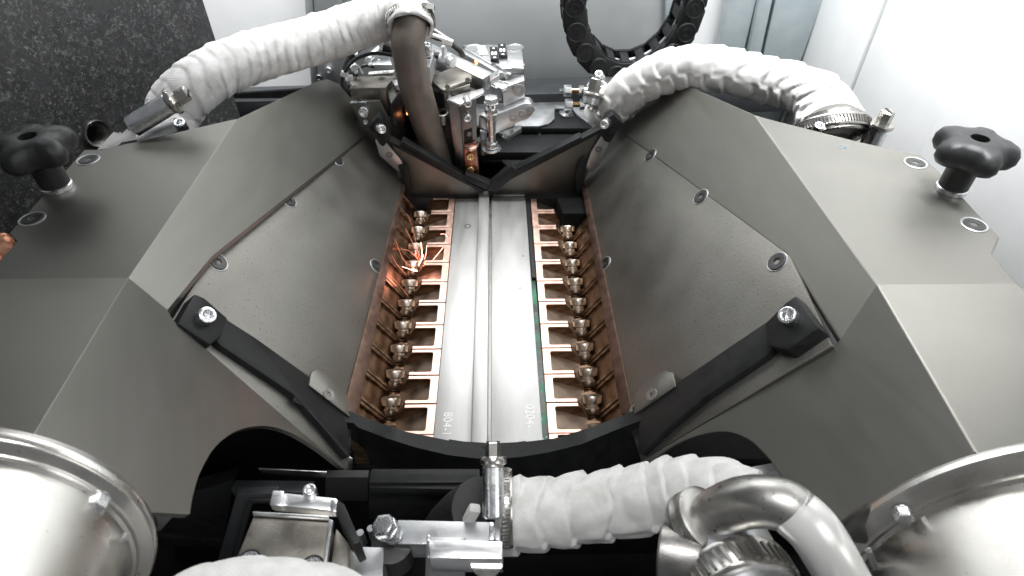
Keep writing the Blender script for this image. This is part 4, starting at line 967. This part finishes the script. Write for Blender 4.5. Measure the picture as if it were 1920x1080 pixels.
p = thing('stop_block', 'grey aluminium stop blocks with a hex bolt left of the centre clamp', 'block', at(830, 1000, y=2.9))
zb = at(830, 980, y=2.9).z
slab('long_bar', [(745, 974), (918, 978), (918, 1022), (735, 1020)], zb, .3, 'alu_g', p, .015)
slab('bright_end', [(917, 978), (928, 979), (927, 1012), (916, 1012)], zb+.004, .2, 'zinc', p, .01)
slab('end_bar', [(928, 979), (941, 980), (941, 1014), (927, 1012)], zb-.002, .3, 'alu_g', p, .01)
zc_ = zb+.25
fb = [(803, 1012), (942, 1014), (942, 1048), (805, 1046)]
slab('front_bar', fb, zc_, .3, 'alu', p, .012)
wall('front_web', [(800, 1046), (872, 1046), (872, 1120), (796, 1120)], at(830, 1046, z=zc_).y+.1, .2, 'alu_g', p, .012)
wall('web_edge', [(800, 1014), (806, 1014), (802, 1120), (795, 1120)], at(803, 1020, z=zc_).y-.01, .06, 'alu', p, .01)
bm = bmn(); c = at(913, 1052, z=zc_-.1); lathe(bm, c, V((0, 0, -1)), [(.15, 0), (.15, .04), (.06, .06), (.06, .8)], 28); obj('spring_pin', bm, 'chrome', p)
slab('left_block', [(662, 1024), (720, 1026), (716, 1120), (650, 1120)], zb-.02, .4, 'alu_g', p, .012)
for q in ((682, 1018), (701, 1010)):
    bm = bmn(); lathe(bm, at(*q, z=zb-.2), V((0, 0, 1)), [(.035, 0), (.035, .22)], 16); obj('pin', bm, 'alu_g', p)
b = thing('hex_bolt', 'zinc hex bolt with lock nut on the left end of the stop block', 'bolt', at(725, 985, z=zb))
bx = V((-.32, -.1, 1)); c = at(738, 1002, z=zb+.02)
hexbolt(c, bx, .098, b, 'zinc', .08, 'lock_nut')
bm = bmn(); lathe(bm, c, bx, [(.055, 0), (.055, .2)], 20); obj('shank', bm, 'zinc', b)
hexbolt(c+bx.normalized()*.15, bx, .115, b, 'zinc', .14, 'bolt_head')
bm = bmn(); lathe(bm, at(742, 1045, z=zb-.4), V((0, 0, 1)), [(.2, 0), (.2, .3), (.12, .32)], 28); tag(obj('dark_spring_seat', bm, 'rubber'), 'dark round seat between the grey blocks at the bottom', 'seat')
bm = bmn(); solid(bm, [at(1545+q[0]-1545, q[1], y=3.6) for q in ((1400, 893), (1468, 880), (1475, 893), (1420, 897))], V((0, .1, 0)))
tag(obj('white_sheet', bm, 'white', None, .005), 'sliver of white sheet inside the right hood cut out', 'sheet')
bm = bmn(); solid(bm, [at(*q, y=1.95) for q in ((216, 1020), (232, 1008), (240, 1014))], V((0, .05, 0)))
tag(obj('metal_corner', bm, 'alu', None, .003), 'tiny bright metal corner right of the bottom left pipe', 'corner')
# copper braid at the far left edge
bm = bmn()
c0 = at(8, 478, z=2.2)
for k in range(7):
    a = at(-30+k*6, 530-k*7, z=2.3); b2 = at(12+k*4, 448+k*5, z=2.45)
    tube(bm, [a, (a+b2)/2+V((.03*sin(k), 0, .05)), b2], .10, 10, 5, lambda s, t: 1+.25*noise.noise(V((s*9, cos(t)*2, sin(t)*2+k))))
tag(obj('copper_braid', bm, 'mesh', None, sharp=60), 'bright lumpy copper braid at the far left edge', 'copper braid')

# ================================================================== SPARKS
p = thing('spark_burst', 'orange spark burst over the left copper row', 'sparks', at(780, 505, z=-.1))
o0 = at(779, 506, z=-.12)
def spark(pts, r, m):
    Pn = [at(a, b, z=z) for a, b, z in pts]
    bm = tube(bmn(), Pn, lambda s: r*.5*max(.3, 1-.8*s), 6, 8); obj('spark_trail', bm, m, p)
spark([(785, 497, -.1), (790, 487, 0), (794, 478, .1)], .022, 'spark')
spark([(789, 455, .3), (791, 470, .15), (792, 487, 0)], .018, 'spark')
spark([(754, 500, 0), (766, 504, -.05), (778, 509, -.1)], .012, 'spark')
spark([(772, 505, -.1), (782, 508, -.1)], .03, 'spark')
spark([(800, 460, .2), (799, 474, .1), (796, 486, 0)], .008, 'spark')
spark([(831, 464, .2), (822, 475, .15), (812, 487, .1)], .012, 'spark')
spark([(826, 439, .1), (834, 439, .12), (839, 445, .1)], .007, 'spark')
for pts in ([(787, 490, 0), (779, 450, .2), (770, 415, .3), (762, 400, .35)], [(785, 492, 0), (775, 458, .2), (760, 428, .3)], [(784, 486, 0), (766, 470, .2), (748, 467, .2), (735, 467, .2)],
            [(790, 485, 0), (780, 466, .1), (766, 459, .1)], [(778, 505, -.1), (756, 486, .1), (741, 448, .3)], [(762, 515, -.1), (746, 498, 0), (734, 478, .1)], [(765, 555, -.3), (745, 530, -.1), (726, 512, .1)]):
    spark(pts, .006, 'sparkd')
ld = bpy.data.lights.new('spark_light', 'POINT'); ld.energy = 8; ld.color = (1, .45, .37); ld.shadow_soft_size = .06
lo = bpy.data.objects.new('spark_light', ld); col.objects.link(lo); lo.location = at(783, 492, z=.06)
